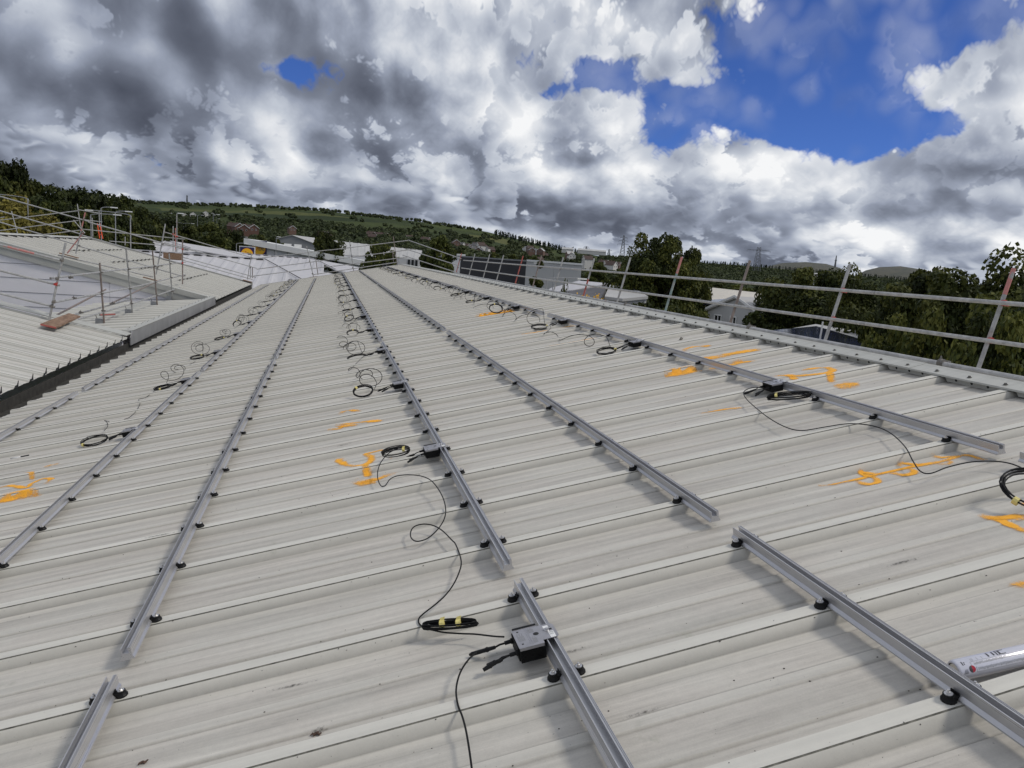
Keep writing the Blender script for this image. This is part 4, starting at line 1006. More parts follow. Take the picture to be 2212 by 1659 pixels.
exA = [0.028, 0.01, 0, 0, 0, 0, 0, 0, 0, 0, 0, 0, 0, 0, 0, 0, 0] + [0, 0.0, 0.004, 0.008, 0.004, 0, 0, 0, 0, 0, 0, 0, 0.01, 0.02, 0.03, 0.03, 0.02, 0.01, 0, 0, 0, 0, 0, 0, 0.01, 0.02, 0.03, 0.03, 0.025]
traced(t0, 3, US[3][0], pathA, exA[:len(pathA)] + [0.02] * max(0, len(pathA) - len(exA)))
traced(t0, 3, US[3][0], zU((612, 1040), (545, 1098), (482, 1190), (446, 1290), (435, 1390), (452, 1500), (490, 1600), (522, 1720), (550, 1880), (573, 2044), (596, 2220)), [0.02, 0.015, 0.01] + [0] * 8)
rng = random.Random(77)
def flat_hank(t, ri, u, pA, pB, wid, turns, lift, tapes, seed):
    rng = random.Random(seed); a = onroof(*pA, 0); b = onroof(*pB, 0)
    A = Vector((a[0] - ROWS[ri], a[1] - u, 0)); B = Vector((b[0] - ROWS[ri], b[1] - u, 0)); c = (A + B) / 2; d = (B - A) / 2; nn = Vector((-d.y, d.x, 0)).normalized()
    pts = []
    for i in range(turns * 20):
        an = 6.28319 * i / 20; j = i // 20; s = 1 + rng.uniform(-0.04, 0.04)
        q = c + d * math.cos(an) * s + nn * wid * math.sin(an) * (0.6 + 0.25 * (j % 3)); pts.append(Vector((q.x, q.y, cw(q.y + u) + 0.004 + j * 0.0052 + lift * (0.5 + 0.5 * math.sin(an)) + rng.uniform(0, 0.003))))
    cable_part(t, pts, CR, 6, 'cable_coil')
    for f in tapes:
        q = c + d * f; q.z = cw(q.y + u) + turns * 0.003 + 0.006 + lift * 0.5; dd = d.normalized()
        bb = MB(); bb.tube(q - dd * 0.010, q + dd * 0.010, 0.0165, 'tape_yellow', 8); bb.slab([q + Vector((0, 0, 0.012)) - dd * 0.010, q + Vector((0, 0, 0.012)) + dd * 0.010, q + Vector((0.004, 0.006, 0.030)) + dd * 0.014, q + Vector((0.004, 0.004, 0.026)) - dd * 0.008], nn * 0.001, 'tape_yellow'); bb.build('tape', t)
p2 = zU((150, 858), (625, 828)); flat_hank(t0, 3, US[3][0], p2[0], p2[1], 0.018, 5, 0.012, (-0.28, 0.32), 5)
p3 = zS((680, 680), (920, 640)); flat_hank(t1, 3, US[3][1], p3[0], p3[1], 0.06, 6, 0.035, (0.55,), 8)
t5 = OPT[(5, 0)]
traced(t5, 5, US[5][0], [(1648, 838), (1625, 838), (1608, 846), (1612, 860), (1635, 881), (1668, 905), (1705, 924), (1740, 931), (1790, 923), (1840, 916), (1890, 920), (1930, 935), (1965, 965), (1986, 998), (2003, 1019), (2025, 1024), (2062, 1010), (2110, 999), (2160, 997), (2200, 1003), (2240, 1020)], [0.02, 0.02, 0.015] + [0.0] * 4 + [0] * 14)
flat_hank(t5, 5, US[5][0], (1660, 868), (1755, 860), 0.05, 6, 0.02, (-0.6,), 12)
# coil of cable standing in from the right edge
v, u = onroof(2238, 1058, 0.04)
ct = thing('cable_coil', 'black cable coil with yellow tape at the right edge of the roof', 'cable', rp(v, u, 0.0), (0, -PITCH, 0))
rng = random.Random(3); pts = []
for i in range(5 * 26):
    a = 6.28319 * i / 26; j = i // 26; R = 0.150 + 0.010 * (j % 3)
    yy = math.sin(a) * R * 0.80; pts.append(Vector((math.cos(a) * R, yy, max(-0.04, 0.03 + 0.45 * yy) + 0.006 * j + rng.uniform(0, 0.002))))
b = MB(); b.path(pts, CR * 1.1, 'cable_black', 7); b.build('cable', ct, smooth=True)
e = pts[26 + 14]; d = (pts[26 + 15] - pts[26 + 13]).normalized(); b = MB(); b.tube(e - d * 0.012, e + d * 0.012, 0.021, 'tape_yellow', 10); b.build('tape', ct)

# ---- pen and spray can
zP = zz(0, 1250, 2.212); a = onroof(*zP((92, 1237))[0], -0.045); c = onroof(*zP((255, 1206))[0], -0.045); bmid = onroof(*zP((182, 1221))[0], -0.045)
pa, pc, pb = [rp(q[0], q[1], hroof(q[1]) + 0.007) for q in (a, c, bmid)]
pen = thing('pen', 'white marker pen with black cap lying left of the orange squiggle', 'pen', tuple(pb))
b = MB(); b.tube(pa + (pb - pa) * 0.12, pb, 0.006, 'pen_white', 10); b.wbuild('barrel', pen, True)
b = MB(); b.tube(pb, pc, 0.0066, 'plastic_black', 10); b.wbuild('cap', pen, True)
b = MB(); b.tube(pa, pa + (pb - pa) * 0.12, 0.002, 'print_grey', 8, 0.0058); b.wbuild('tip', pen, True)
def spray_can():
    CRAD = 0.036; z0 = zz(3632, 2450, 5.53)
    l = onroof(*z0((680, 1120))[0], -0.012); r = onroof(*z0((2212, 775))[0], -0.012)
    p0 = Vector((l[0], l[1], 0)); d = Vector((r[0] - l[0], r[1] - l[1], 0)).normalized(); ang = math.atan2(d.y, d.x)
    zc = hroof(l[1]) + CRAD + 0.012
    t = thing('spray_can', 'silver printed aerosol can lying behind the rail at the right edge', 'spray can', rp(p0.x, p0.y, zc), (0, -PITCH, 0))
    g = Matrix.Rotation(ang, 3, 'Z')
    def lp(x, th, rr=CRAD): return tuple(g @ Vector((x, -math.cos(th) * rr, math.sin(th) * rr)))
    b = MB(); n = 40; prof = [(0.0, 0.027), (0.0, 0.032), (0.004, 0.0345), (0.008, CRAD), (0.305, CRAD), (0.312, 0.033), (0.320, 0.026)]
    vs = []
    for x, rr in prof: vs += [lp(x, 6.28319 * j / n, rr) for j in range(n)]
    b.add(vs, [(i * n + j, (i + 1) * n + j, (i + 1) * n + (j + 1) % n, i * n + (j + 1) % n) for i in range(len(prof) - 1) for j in range(n)], 'foil_silver'); b.add([lp(0.003, 6.28319 * j / n, 0.024) for j in range(n)], [tuple(range(n))], 'bolt_steel')
    b.build('body', t, smooth=True)
    b = MB(); vs = [lp(0.3205, 6.28319 * j / n, 0.027) for j in range(n)] + [lp(0.365, 6.28319 * j / n, 0.026) for j in range(n)]
    b.add(vs, [(j, n + j, n + (j + 1) % n, (j + 1) % n) for j in range(n)] + [tuple(n + j for j in range(n))], 'plastic_black'); b.build('cap', t, smooth=True)
    def patch(b, x0, x1, t0, t1, mt):
        k = max(1, int(abs(t1 - t0) / 0.12)); o = []
        for i in range(k + 1):
            th = t0 + (t1 - t0) * i / k; o += [lp(x0, th, CRAD + 0.0004), lp(x1, th, CRAD + 0.0004)]
        b.add(o, [(2 * i, 2 * i + 1, 2 * i + 3, 2 * i + 2) for i in range(k)], mt)
    b = MB()                                     # theta 0 faces the viewer, pi/2 is on top
    for x0 in (0.122, 0.142): patch(b, x0, x0 + 0.006, 1.25, 1.75, 'print_dark')
    patch(b, 0.155, 0.160, 1.22, 1.80, 'print_dark'); patch(b, 0.162, 0.190, 1.22, 1.30, 'print_dark'); patch(b, 0.162, 0.190, 1.72, 1.80, 'print_dark'); patch(b, 0.165, 0.172, 1.30, 1.72, 'print_dark')
    patch(b, 0.048, 0.29, 1.12, 1.145, 'print_grey'); patch(b, 0.062, 0.29, 0.12, 0.14, 'print_grey'); patch(b, 0.0615, 0.0628, 0.12, 0.62, 'print_grey'); patch(b, 0.048, 0.0492, 0.75, 1.12, 'print_grey')
    rng = random.Random(9)
    for i in range(55): patch(b, 0.060 + i * 0.0040, 0.0622 + i * 0.0040, 0.80 + rng.uniform(0, 0.04), 1.06 - rng.uniform(0, 0.10), 'print_grey')
    for i in range(48): patch(b, 0.068 + i * 0.0044, 0.0702 + i * 0.0044, 0.24 + rng.uniform(0, 0.12), 0.54 - rng.uniform(0, 0.05), 'print_grey')
    for i in range(8): patch(b, 0.012 + 0.001 * i, 0.030, 0.18 + i * 0.05, 0.20 + i * 0.05, 'print_dark')
    patch(b, 0.018, 0.022, 0.95, 1.35, 'print_dark'); patch(b, 0.025, 0.028, 0.98, 1.12, 'print_dark'); patch(b, 0.025, 0.030, 1.16, 1.24, 'print_dark')
    for x0 in (0.056, 0.062, 0.080, 0.098): patch(b, x0, x0 + 0.0015, 1.18, 1.5, 'print_grey')
    b.build('printed_text', t)
    b = MB(); n = 22; cx, cth, rr = 0.046, 0.50, 0.0115
    for half, mt in ((0, 'print_dark'), (1, 'print_red')):
        ring = [(cx, cth)] + [(cx + rr * math.cos(-1.57 + 3.1416 * (j / n + half) + 3.1416), cth + rr / CRAD * math.sin(-1.57 + 3.1416 * (j / n + half) + 3.1416)) for j in range(n + 1)]
        b.add([lp(x, th, CRAD + 0.0007) for x, th in ring], [(0, j, j + 1) for j in range(1, n + 1)], mt)
    b.build('round_emblem', t)
spray_can()

# ------------------------------------------------------------------ scaffolding
TR = 0.0275
NP = Vector((SA, 0, CA)); NM = Vector((-SA, 0, CA))      # normals of right-falling and left-falling slopes
def tubep(root, p0, p1, name='tube', mt='scaffold_steel', n=10):
    p0, p1 = Vector(p0), Vector(p1); b = MB(); b.tube(p0, p1, TR, mt, n, cap=False)
    d = (p1 - p0).normalized()
    b.tube(p0, p0 + d * 0.001, TR * 0.99, 'coupler_steel', n); b.tube(p1 - d * 0.001, p1, TR * 0.99, 'coupler_steel', n)
    return b.wbuild(name, root, True) if False else b.wbuild(name, root)
def coupler(root, p, d1, d2, mt='coupler_steel'):
    p = Vector(p); d1 = Vector(d1).normalized(); d2 = Vector(d2).normalized(); b = MB()
    b.tube(p - d1 * 0.028, p + d1 * 0.028, TR * 1.42, mt, 9); q = p + d1.cross(d2).normalized() * 0.045
    b.tube(q - d2 * 0.024, q + d2 * 0.024, TR * 1.40, mt, 9); b.tube(p + d1 * 0.02 + d2 * 0.035, p + d1 * 0.02 + d2 * 0.065, 0.008, mt, 6)
    b.tube(p + d1 * 0.02 + d2 * 0.03, p + d1 * 0.02 + d2 * 0.048, 0.014, mt, 6); return b.wbuild('coupler', root)
def baseplate(root, p, n_, board=0.5, dirv=(0, 1, 0), red=True, wid=0.22, thick=0.038):
    p = Vector(p); n_ = Vector(n_).normalized(); d = Vector(dirv).normalized(); d = (d - n_ * d.dot(n_)).normalized(); s = n_.cross(d)
    a = p - d * board / 2 - s * wid / 2; b = MB(); b.slab([a, a + d * board, a + d * board + s * wid, a + s * wid], n_ * thick, 'scaffold_wood'); o = b.wbuild('sole_board', root)
    if red:
        b = MB(); a = a - d * 0.004 - s * 0.002; b.slab([a, a + d * 0.003, a + d * 0.003 + s * (wid + 0.004), a + s * (wid + 0.004)], n_ * (thick + 0.002), 'tube_red'); b.wbuild('painted_board_end', root)

# --- guard rail on the far slope beyond the ridge (right of the picture)
XR = 7.3
rs = thing('guard_rail_scaffold', 'long tube guard rail standing behind the roof ridge in front of the trees', 'scaffold', (XR, 22, 0.3))
tops = [(2190, 580), (1837, 570), (1620, 563), (1473, 555), (1362, 556), (1284, 558), (1217, 556), (1170, 552), (1130, 553), (1088, 551), (1058, 549), (1026, 548), (997, 547)]
slopez = lambda x: ridge_w.z - (x - ridge_w.x) * math.tan(PITCH)
zt = at(2212, 658, X=XR).z; zb = at(2212, 745, X=XR).z
for i, (px, py) in enumerate(tops):
    tp = at(px, py, X=XR + 0.16); L = 1.65; bt = tp - NP * L
    bt = tp - NP * ((tp.z - slopez(bt.x)) / CA)
    mt = ['scaffold_steel', 'scaffold_steel', 'scaffold_rust', 'scaffold_rust', 'scaffold_steel', 'scaffold_rust', 'scaffold_steel', 'scaffold_rust', 'tube_red', 'scaffold_steel', 'scaffold_steel', 'scaffold_steel', 'tube_red'][i]
    if i == 3:      # pink above, weathered green below
        md = tp - NP * 0.42; tubep(rs, md, tp, 'post', 'tube_pink'); tubep(rs, bt, md, 'post', 'tube_green')
    elif i == 0:
        md = tp - NP * 0.34; tubep(rs, md, tp, 'post', 'tube_pink'); tubep(rs, bt, md, 'post', 'scaffold_steel')
    elif i == 5:
        md = tp - NP * 0.7; tubep(rs, md, tp, 'post', 'scaffold_steel'); tubep(rs, bt, md, 'post', 'tube_red')
    else: tubep(rs, bt, tp, 'post', mt)
    cm = 'coupler_red' if i < 2 else 'coupler_steel'
    for z_ in (zt, zb):
        q = tp - NP * ((tp.z - z_) / CA); coupler(rs, q + Vector((0, -0.03, 0)), (0, 1, 0), NP, cm)
segs = [0.4, 6.1, 12.2, 18.4, 24.6, 30.8, 37.0, 43.0]
for zz_, dx in ((zt, 0.0), (zb, -0.10)):
    for a_, b_2 in zip(segs[:-1], segs[1:]): tubep(rs, (XR + dx - 0.05, a_, zz_), (XR + dx - 0.05, b_2 + 0.02, zz_), 'ledger')
tubep(rs, (ridge_w.x + 0.42, 0.2, slopez(ridge_w.x + 0.42) + 0.09), (ridge_w.x + 0.42, 13.0, slopez(ridge_w.x + 0.42) + 0.09), 'base_tube')
tubep(rs, (ridge_w.x + 0.42, 13.02, slopez(ridge_w.x + 0.42) + 0.09), (ridge_w.x + 0.42, 30.0, slopez(ridge_w.x + 0.42) + 0.09), 'base_tube')
for y_ in (1.9, 5.2, 9.6): coupler(rs, (ridge_w.x + 0.42, y_, slopez(ridge_w.x + 0.42) + 0.10), (0, 1, 0), (0, 0, 1), 'coupler_steel')

# --- scaffold round the far gable end
fs = thing('gable_end_scaffold', 'tube scaffold along the far gable end of the roof', 'scaffold', (0, 50.7, 0))
zB = zz(800, 720, 2.212); YE = 50.72
for (a_, b_2) in (((900, 550), (960, 815)), ((1275, 505), (1310, 765)), ((1655, 465), (1690, 715))):
    p0 = at(*zB(b_2)[0], Y=YE); p1 = at(*zB(a_)[0], Y=YE); tubep(fs, p0, p1, 'post', 'scaffold_rust' if a_[0] > 1600 else 'scaffold_steel'); baseplate(fs, p0 - NM * 0.05, NM, 0.55, (1, 0, 0), False)
    coupler(fs, p0 + NM * 0.2, NM, (0, 1, 0))
for (a_, b_2) in (((980, 660), (1000, 800)), ((1650, 590), (1658, 690)), ((430, 735), (428, 830))): tubep(fs, at(*zB(b_2)[0], Y=YE + 0.6), at(*zB(a_)[0], Y=YE + 0.6), 'post', 'scaffold_rust')
for (a_, b_2) in (((440, 662), (1110, 583)), ((1100, 586), (1800, 500)), ((465, 752), (1200, 656)), ((1190, 660), (1830, 578)), ((435, 812), (1150, 722)), ((1140, 726), (1790, 645)), ((950, 800), (1700, 690))):
    p0, p1 = at(*zB(a_)[0], Y=YE - 0.06), at(*zB(b_2)[0], Y=YE - 0.06); tubep(fs, p0, p1, 'ledger')
for q in ((905, 572), (925, 682), (1283, 545), (1295, 640), (1662, 518), (1672, 598), (1790, 500), (1785, 645)): coupler(fs, at(*zB(q)[0], Y=YE - 0.03), (1, 0, 0.2), NM)
zE = zz(1300, 850, 3.687)
for (a_, b_2) in (((1140, 355), (1905, 622)), ((1095, 480), (1865, 722)), ((1055, 572), (1845, 825))):     # falling along the far slope's verge
    p0 = at(*zE(a_)[0], Y=50.6); p1 = at(*zE(b_2)[0], X=XR - 0.1); tubep(fs, p0, p1, 'ledger')

# --- scaffold on the far verge of the neighbouring roof
zl = zz(0, 620, 2.212); ns = thing('verge_scaffold', 'tube scaffold along the far verge and ridge of the neighbouring roof', 'scaffold', (-12, 50.6, 0))
YV = 50.6
def vt(a_, b_2, name='ledger', mt='scaffold_steel', Y=YV): return tubep(ns, at(*zl(a_)[0], Y=Y), at(*zl(b_2)[0], Y=Y), name, mt)
vt((1435, 650), (2215, 878)); vt((1430, 740), (2235, 965)); vt((1425, 822), (2230, 1045)); vt((1470, 860), (2200, 1063))
vt((2155, 1062), (2192, 838), 'post'); vt((2180, 1050), (2185, 945), 'post'); vt((1508, 820), (1508, 598), 'post'); vt((1541, 815), (1540, 490), 'post'); vt((1528, 820), (1528, 615), 'post', 'tube_pink')
vt((1500, 668), (1550, 690), 'brace', 'tube_orange'); vt((0, 547), (688, 463)); vt((0, 637), (690, 548)); vt((380, 672), (700, 633)); vt((100, 468), (152, 662), 'post'); vt((673, 405), (702, 602), 'post')
vt((680, 455), (885, 490)); vt((690, 538), (890, 562)); vt((720, 625), (1610, 712)); vt((862, 460), (868, 605), 'post'); vt((803, 525), (808, 690), 'post'); vt((0, 525), (40, 518)); vt((640, 545), (740, 660), 'brace')
vt((1090, 690), (1090, 765), 'post'); vt((1137, 560), (1139, 775), 'post'); vt((950, 728), (1600, 780), 'ledger')
for q in ((688, 463), (690, 548), (1437, 655), (2192, 875), (2182, 960), (1508, 668), (1541, 690)): coupler(ns, at(*zl(q)[0], Y=YV - 0.03), (1, 0, -0.2), (0, 0, 1), 'coupler_red' if q[0] in (1508, 1541) else 'coupler_steel')
b = MB(); p0 = at(*zl((1430, 882))[0], Y=YV); p1 = at(*zl((1590, 878))[0], Y=YV)
b.box((p0.x, YV - 0.3, p0.z), (p1.x, YV - 0.262, p0.z + 0.42), 'scaffold_wood'); b.box((p0.x - 0.1, YV - 0.2, p0.z - 0.03), (p1.x, YV + 0.4, p0.z + 0.01), 'scaffold_wood'); b.wbuild('plank', ns)
baseplate(ns, at(*zl((2155, 1078))[0], Y=YV), (vsa, 0, vca), 0.6, (1, 0, 0), False, 0.4)
# orange ladder head
lad = thing('ladder', 'short orange ladder top sticking up behind the neighbouring ridge', 'ladder', tuple(at(*zl((880, 705))[0], Y=51.6)))
for (a_, b_2) in (((848, 575), (868, 705)), ((868, 575), (895, 708))): b = MB(); b.tube(at(*zl(b_2)[0], Y=51.5), at(*zl(a_)[0], Y=51.5), 0.035, 'tube_orange', 8); b.wbuild('stile', lad)
for f in (0.15, 0.45, 0.75): b = MB(); b.tube(at(*zl((848 + 20 * f, 575 + 130 * f))[0], Y=51.5), at(*zl((868 + 27 * f, 575 + 133 * f))[0], Y=51.5), 0.022, 'tube_orange', 6); b.wbuild('rung', lad)

# --- guard rail along the gable of the neighbouring roof (posts square to its slope)
gs = thing('gable_guard_rail', 'guard rail tubes sloping along the lilac clad gable of the neighbouring roof', 'scaffold', (-10, 33.8, 0)); YG = 33.8
NV = Vector((vsa, 0, vca))
def gt(a_, b_2, name='ledger', mt='scaffold_steel', Y=YG): return tubep(gs, at(*zl(a_)[0], Y=Y), at(*zl(b_2)[0], Y=Y), name, mt)
gt((660, 838), (705, 640), 'post'); gt((705, 640), (742, 478), 'post', 'tube_pink'); gt((1360, 1020), (1395, 830), 'post'); gt((1395, 830), (1440, 578), 'post'); gt((1590, 1105), (1590, 720), 'post', 'scaffold_rust')
gt((-60, 322), (780, 560)); gt((770, 562), (1612, 802)); gt((-60, 448), (720, 672)); gt((710, 676), (1628, 940)); gt((-60, 546), (700, 770), 'ledger'); gt((690, 772), (1605, 1038)); gt((505, 850), (1330, 1040), 'base_tube')
gt((585, 835), (725, 655), 'brace', 'tube_pink')
baseplate(gs, at(*zl((600, 858))[0], Y=YG), NV, 0.75, (1, 0, 0), True); baseplate(gs, at(*zl((1310, 1062))[0], Y=YG), NV, 0.6, (1, 0, 0), True)
for q in ((727, 545), (715, 655), (690, 770), (1420, 755), (1405, 850), (1372, 960), (1590, 800), (1590, 920)): coupler(gs, at(*zl(q)[0], Y=YG - 0.03), (1, 0, -0.22), NV, 'coupler_red' if q[0] in (1590,) else 'coupler_steel')

# --- guard rail across the notch: big near post and the row of posts along the low roof
qs = thing('notch_scaffold', 'scaffold of posts and rails standing on the low roof behind the parapet', 'scaffold', (-7.7, 25, -1.2)); XQ = -7.68
def qt(a_, b_2, name='ledger', mt='scaffold_steel', X=XQ): return tubep(qs, at(*zl(a_)[0], X=X), at(*zl(b_2)[0], X=X), name, mt)
qt((440, 1052), (1130, 968)); qt((1120, 970), (1615, 912)); qt((470, 1262), (1150, 1132)); qt((1140, 1136), (1618, 1020)); qt((585, 1437), (1180, 1265)); qt((1170, 1268), (1570, 1132))
for (a_, b_2, mt) in (((868, 918), (908, 1450), 'scaffold_rust'), ((1098, 795), (1155, 1362), 'scaffold_steel'), ((1328, 812), (1370, 1288), 'scaffold_rust'), ((1473, 838), (1502, 1240), 'scaffold_steel')):
    p0 = at(*zl(b_2)[0], X=XQ - 0.06); p1 = at(*zl(a_)[0], X=XQ - 0.06); tubep(qs, p0, p1, 'post', mt)
    b = MB(); b.box((p0.x - 0.28, p0.y - 0.05, p0.z - 0.03), (p0.x + 0.06, p0.y + 0.05, p0.z - 0.02), 'coupler_steel'); b.box((p0.x - 0.25, p0.y - 0.035, p0.z - 0.02), (p0.x - 0.04, p0.y + 0.035, p0.z + 0.16), 'lamp_grey'); b.wbuild('foot_clamp', qs)
    b = MB(); b.tube((p0.x - 0.2, p0.y, p0.z + 0.14), (p0.x - 0.26, p0.y, p0.z + 0.32), 0.012, 'coupler_steel', 6); b.wbuild('clamp_lever', qs)
for q in ((875, 1000), (880, 1185), (895, 1335), (1118, 972), (1128, 1142), (1140, 1272), (1340, 945), (1350, 1085), (1362, 1200), (1480, 925), (1488, 1045), (1496, 1165), (640, 1225), (610, 1045), (1600, 1030), (700, 1350), (980, 1270)):
    coupler(qs, at(*zl(q)[0], X=XQ + 0.02), (0, 1, 0), (0, 0, 1))
qt((490, 1375), (920, 1150), 'brace', 'scaffold_rust', XQ - 0.3); qt((960, 1275), (1400, 1065), 'brace', 'scaffold_rust', XQ - 0.3); qt((640, 1372), (1180, 1225), 'base_tube', 'scaffold_steel', XQ - 0.4)
qt((870, 1372), (1000, 1366), 'base_tube', 'tube_red', XQ - 0.35)
# near post on its red-ended board, with the three rails rising to the left
ls = thing('near_post_scaffold', 'big scaffold post on a red-ended board with rails rising to the left', 'scaffold', tuple(at(*zl((425, 1442))[0], Y=17.45))); YP = 17.45
def lt(a_, b_2, name='ledger', mt='scaffold_steel', Y=YP): return tubep(ls, at(*zl(a_)[0], Y=Y), at(*zl(b_2)[0], Y=Y), name, mt)
lt((422, 1445), (572, 745), 'post'); lt((-40, 752), (30, 768)); lt((30, 768), (300, 838), 'ledger', 'tube_pink'); lt((300, 838), (552, 902)); lt((-40, 975), (180, 1030)); lt((180, 1030), (520, 1115), 'ledger', 'scaffold_steel'); lt((-40, 1175), (478, 1302))
for q, m_ in (((540, 895), 'coupler_steel'), ((487, 1105), 'coupler_red'), ((500, 1055), 'coupler_steel'), ((450, 1295), 'coupler_rust'), ((470, 1258), 'coupler_steel')): coupler(ls, at(*zl(q)[0], Y=YP - 0.04), (1, 0, -0.22), NV, 'coupler_steel' if m_ == 'coupler_rust' else m_)
pb_ = vp(1.75, YP, 0.06); b = MB()
def onA(q):
    d = ray(*zl(q)[0]); nv = Vector((vsa, 0, vca)); return CAM + d * (((Vector((VX, 0, VZ)) - CAM).dot(nv) + 0.052) / d.dot(nv))
q0, q1, q2, q3 = onA((352, 1462)), onA((490, 1492)), onA((700, 1392)), onA((600, 1368))
b.slab([q0, q1, q2, q3], (0, 0, 0.038), 'scaffold_wood'); b.wbuild('sole_board', ls)
dd = (q2 - q1).normalized(); b = MB(); b.slab([q0 - dd * 0.006, q1 - dd * 0.006, q1 - dd * 0.001, q0 - dd * 0.001], (0, 0, 0.040), 'tube_red'); b.wbuild('painted_board_end', ls)
# ridge spacers left on the neighbouring roof
def spacer(a_, b_2, n, label):
    def onv(px, py):
        d = ray(px, py); nv = Vector((vsa, 0, vca)); t = ((Vector((VX, 0, VZ)) - CAM).dot(nv) + 0.03) / d.dot(nv); return CAM + d * t
    p0, p1 = onv(*zl(a_)[0]), onv(*zl(b_2)[0]); t = thing('spacer_strip', label, 'strip', tuple(p0))
    b = MB(); b.tube(p0, p1, 0.02, 'flashing_paint', 6); b.wbuild('bar', t)
    for i in range(n):
        q = p0 + (p1 - p0) * ((i + 0.5) / n); b = MB(); b.box((q.x - 0.05, q.y - 0.12, q.z - 0.04), (q.x + 0.05, q.y + 0.06, q.z + 0.015), 'gutter_dark'); b.wbuild('foot', t)
spacer((620, 806), (1065, 800), 12, 'long grey mounting strip lying highest on the neighbouring roof')
spacer((965, 908), (1345, 880), 10, 'grey mounting strip lying mid-slope on the neighbouring roof')
spacer((1545, 1068), (1810, 1010), 9, 'grey mounting strip lying lowest on the neighbouring roof')
spacer((1210, 968), (1420, 935), 7, 'grey mounting strip partly behind the notch scaffold rail')

# ------------------------------------------------------------------ buildings around
def ribbed(mb, quad, pitch, h, mt):               # quad a-b (ridge) c-d (eave): ribs run from ridge to eave
    a, b, c, d = [Vector(q) for q in quad]; n = max(2, int((b - a).length / pitch)); nr = (b - a).cross(d - a).normalized()
    if nr.z < 0: nr = -nr
    vs = []; fs = []
    for i in range(n + 1):
        for off, hh in ((0.0, 0), (0.12, h), (0.30, h), (0.42, 0)):
            f = min(1.0, (i + off) / n); vs += [a + (b - a) * f + nr * hh, d + (c - d) * f + nr * hh]
    k = len(vs) // 2
    for i in range(k - 1): fs.append((2 * i, 2 * i + 2, 2 * i + 3, 2 * i + 1))
    mb.add(vs, fs, mt)
def gable_building(name, label, quadpts, eave_z, ridge, zr, wall, roofm, over=0.25, group=None, rib=0.0, cat='building', base=GROUND):
    """footprint a,b,c,d (counterclockwise, ridge runs from mid ab to mid cd)"""
    a, b, c, d = [Vector((x, y, 0)) for x, y in quadpts]; ctr = (a + b + c + d) / 4
    t = thing(name, label, cat, (ctr.x, ctr.y, base), (0, 0, 0), group); m1 = (a + b) / 2; m2 = (c + d) / 2
    Z = lambda p_, z_: Vector((p_.x, p_.y, z_)); w = MB()
    w.poly([Z(a, base), Z(b, base), Z(b, eave_z), Z(m1, zr), Z(a, eave_z)], wall); w.poly([Z(c, base), Z(d, base), Z(d, eave_z), Z(m2, zr), Z(c, eave_z)], wall)
    w.poly([Z(b, base), Z(c, base), Z(c, eave_z), Z(b, eave_z)], wall); w.poly([Z(d, base), Z(a, base), Z(a, eave_z), Z(d, eave_z)], wall); w.wbuild('wall', t)
    r = MB(); ax = (m2 - m1).normalized() * over; up = Vector((0, 0, 0.06))
    for e0_, e1_ in ((b, c), (a, d)):
        o_ = (e0_ - m1).normalized() * over; drop = (zr - eave_z) / max(0.1, (e0_ - m1).length) * over
        q = [Z(m1 - ax, zr) + up, Z(m2 + ax, zr) + up, Z(e1_ + ax + o_, eave_z - drop) + up, Z(e0_ - ax + o_, eave_z - drop) + up]
        if rib: ribbed(r, [q[0], q[1], q[2], q[3]], rib, 0.05, roofm); r.slab([p_ - up * 0.9 for p_ in q], (0, 0, -0.1), roofm)
        else: r.slab(q, (0, 0, -0.14), roofm)
    r.wbuild('roof', t); return t
def window(t, p, ux, w, h, frame='trim_white', glass='window_glass', nrm=(0, -1, 0), mull=1):
    p = Vector(p); ux = Vector(ux).normalized(); uz = Vector((0, 0, 1)); nr = Vector(nrm)
    f = MB(); a = 0.09
    for r0, r1, s0, s1 in ((0, w, 0, a), (0, w, h - a, h), (0, a, a, h - a), (w - a, w, a, h - a)) + tuple((w * (i + 1) / (mull + 1) - 0.04, w * (i + 1) / (mull + 1) + 0.04, a, h - a) for i in range(mull)):
        f.slab([p + ux * r0 + uz * s0 + nr * 0.02, p + ux * r1 + uz * s0 + nr * 0.02, p + ux * r1 + uz * s1 + nr * 0.02, p + ux * r0 + uz * s1 + nr * 0.02], nr * 0.05, frame)
    o = f.wbuild('window', t); g = MB(); g.slab([p + ux * a + uz * a + nr * 0.022, p + ux * (w - a) + uz * a + nr * 0.022, p + ux * (w - a) + uz * (h - a) + nr * 0.022, p + ux * a + uz * (h - a) + nr * 0.022], nr * 0.012, glass)
    # pane belongs to its window
    g.wbuild('pane', o)

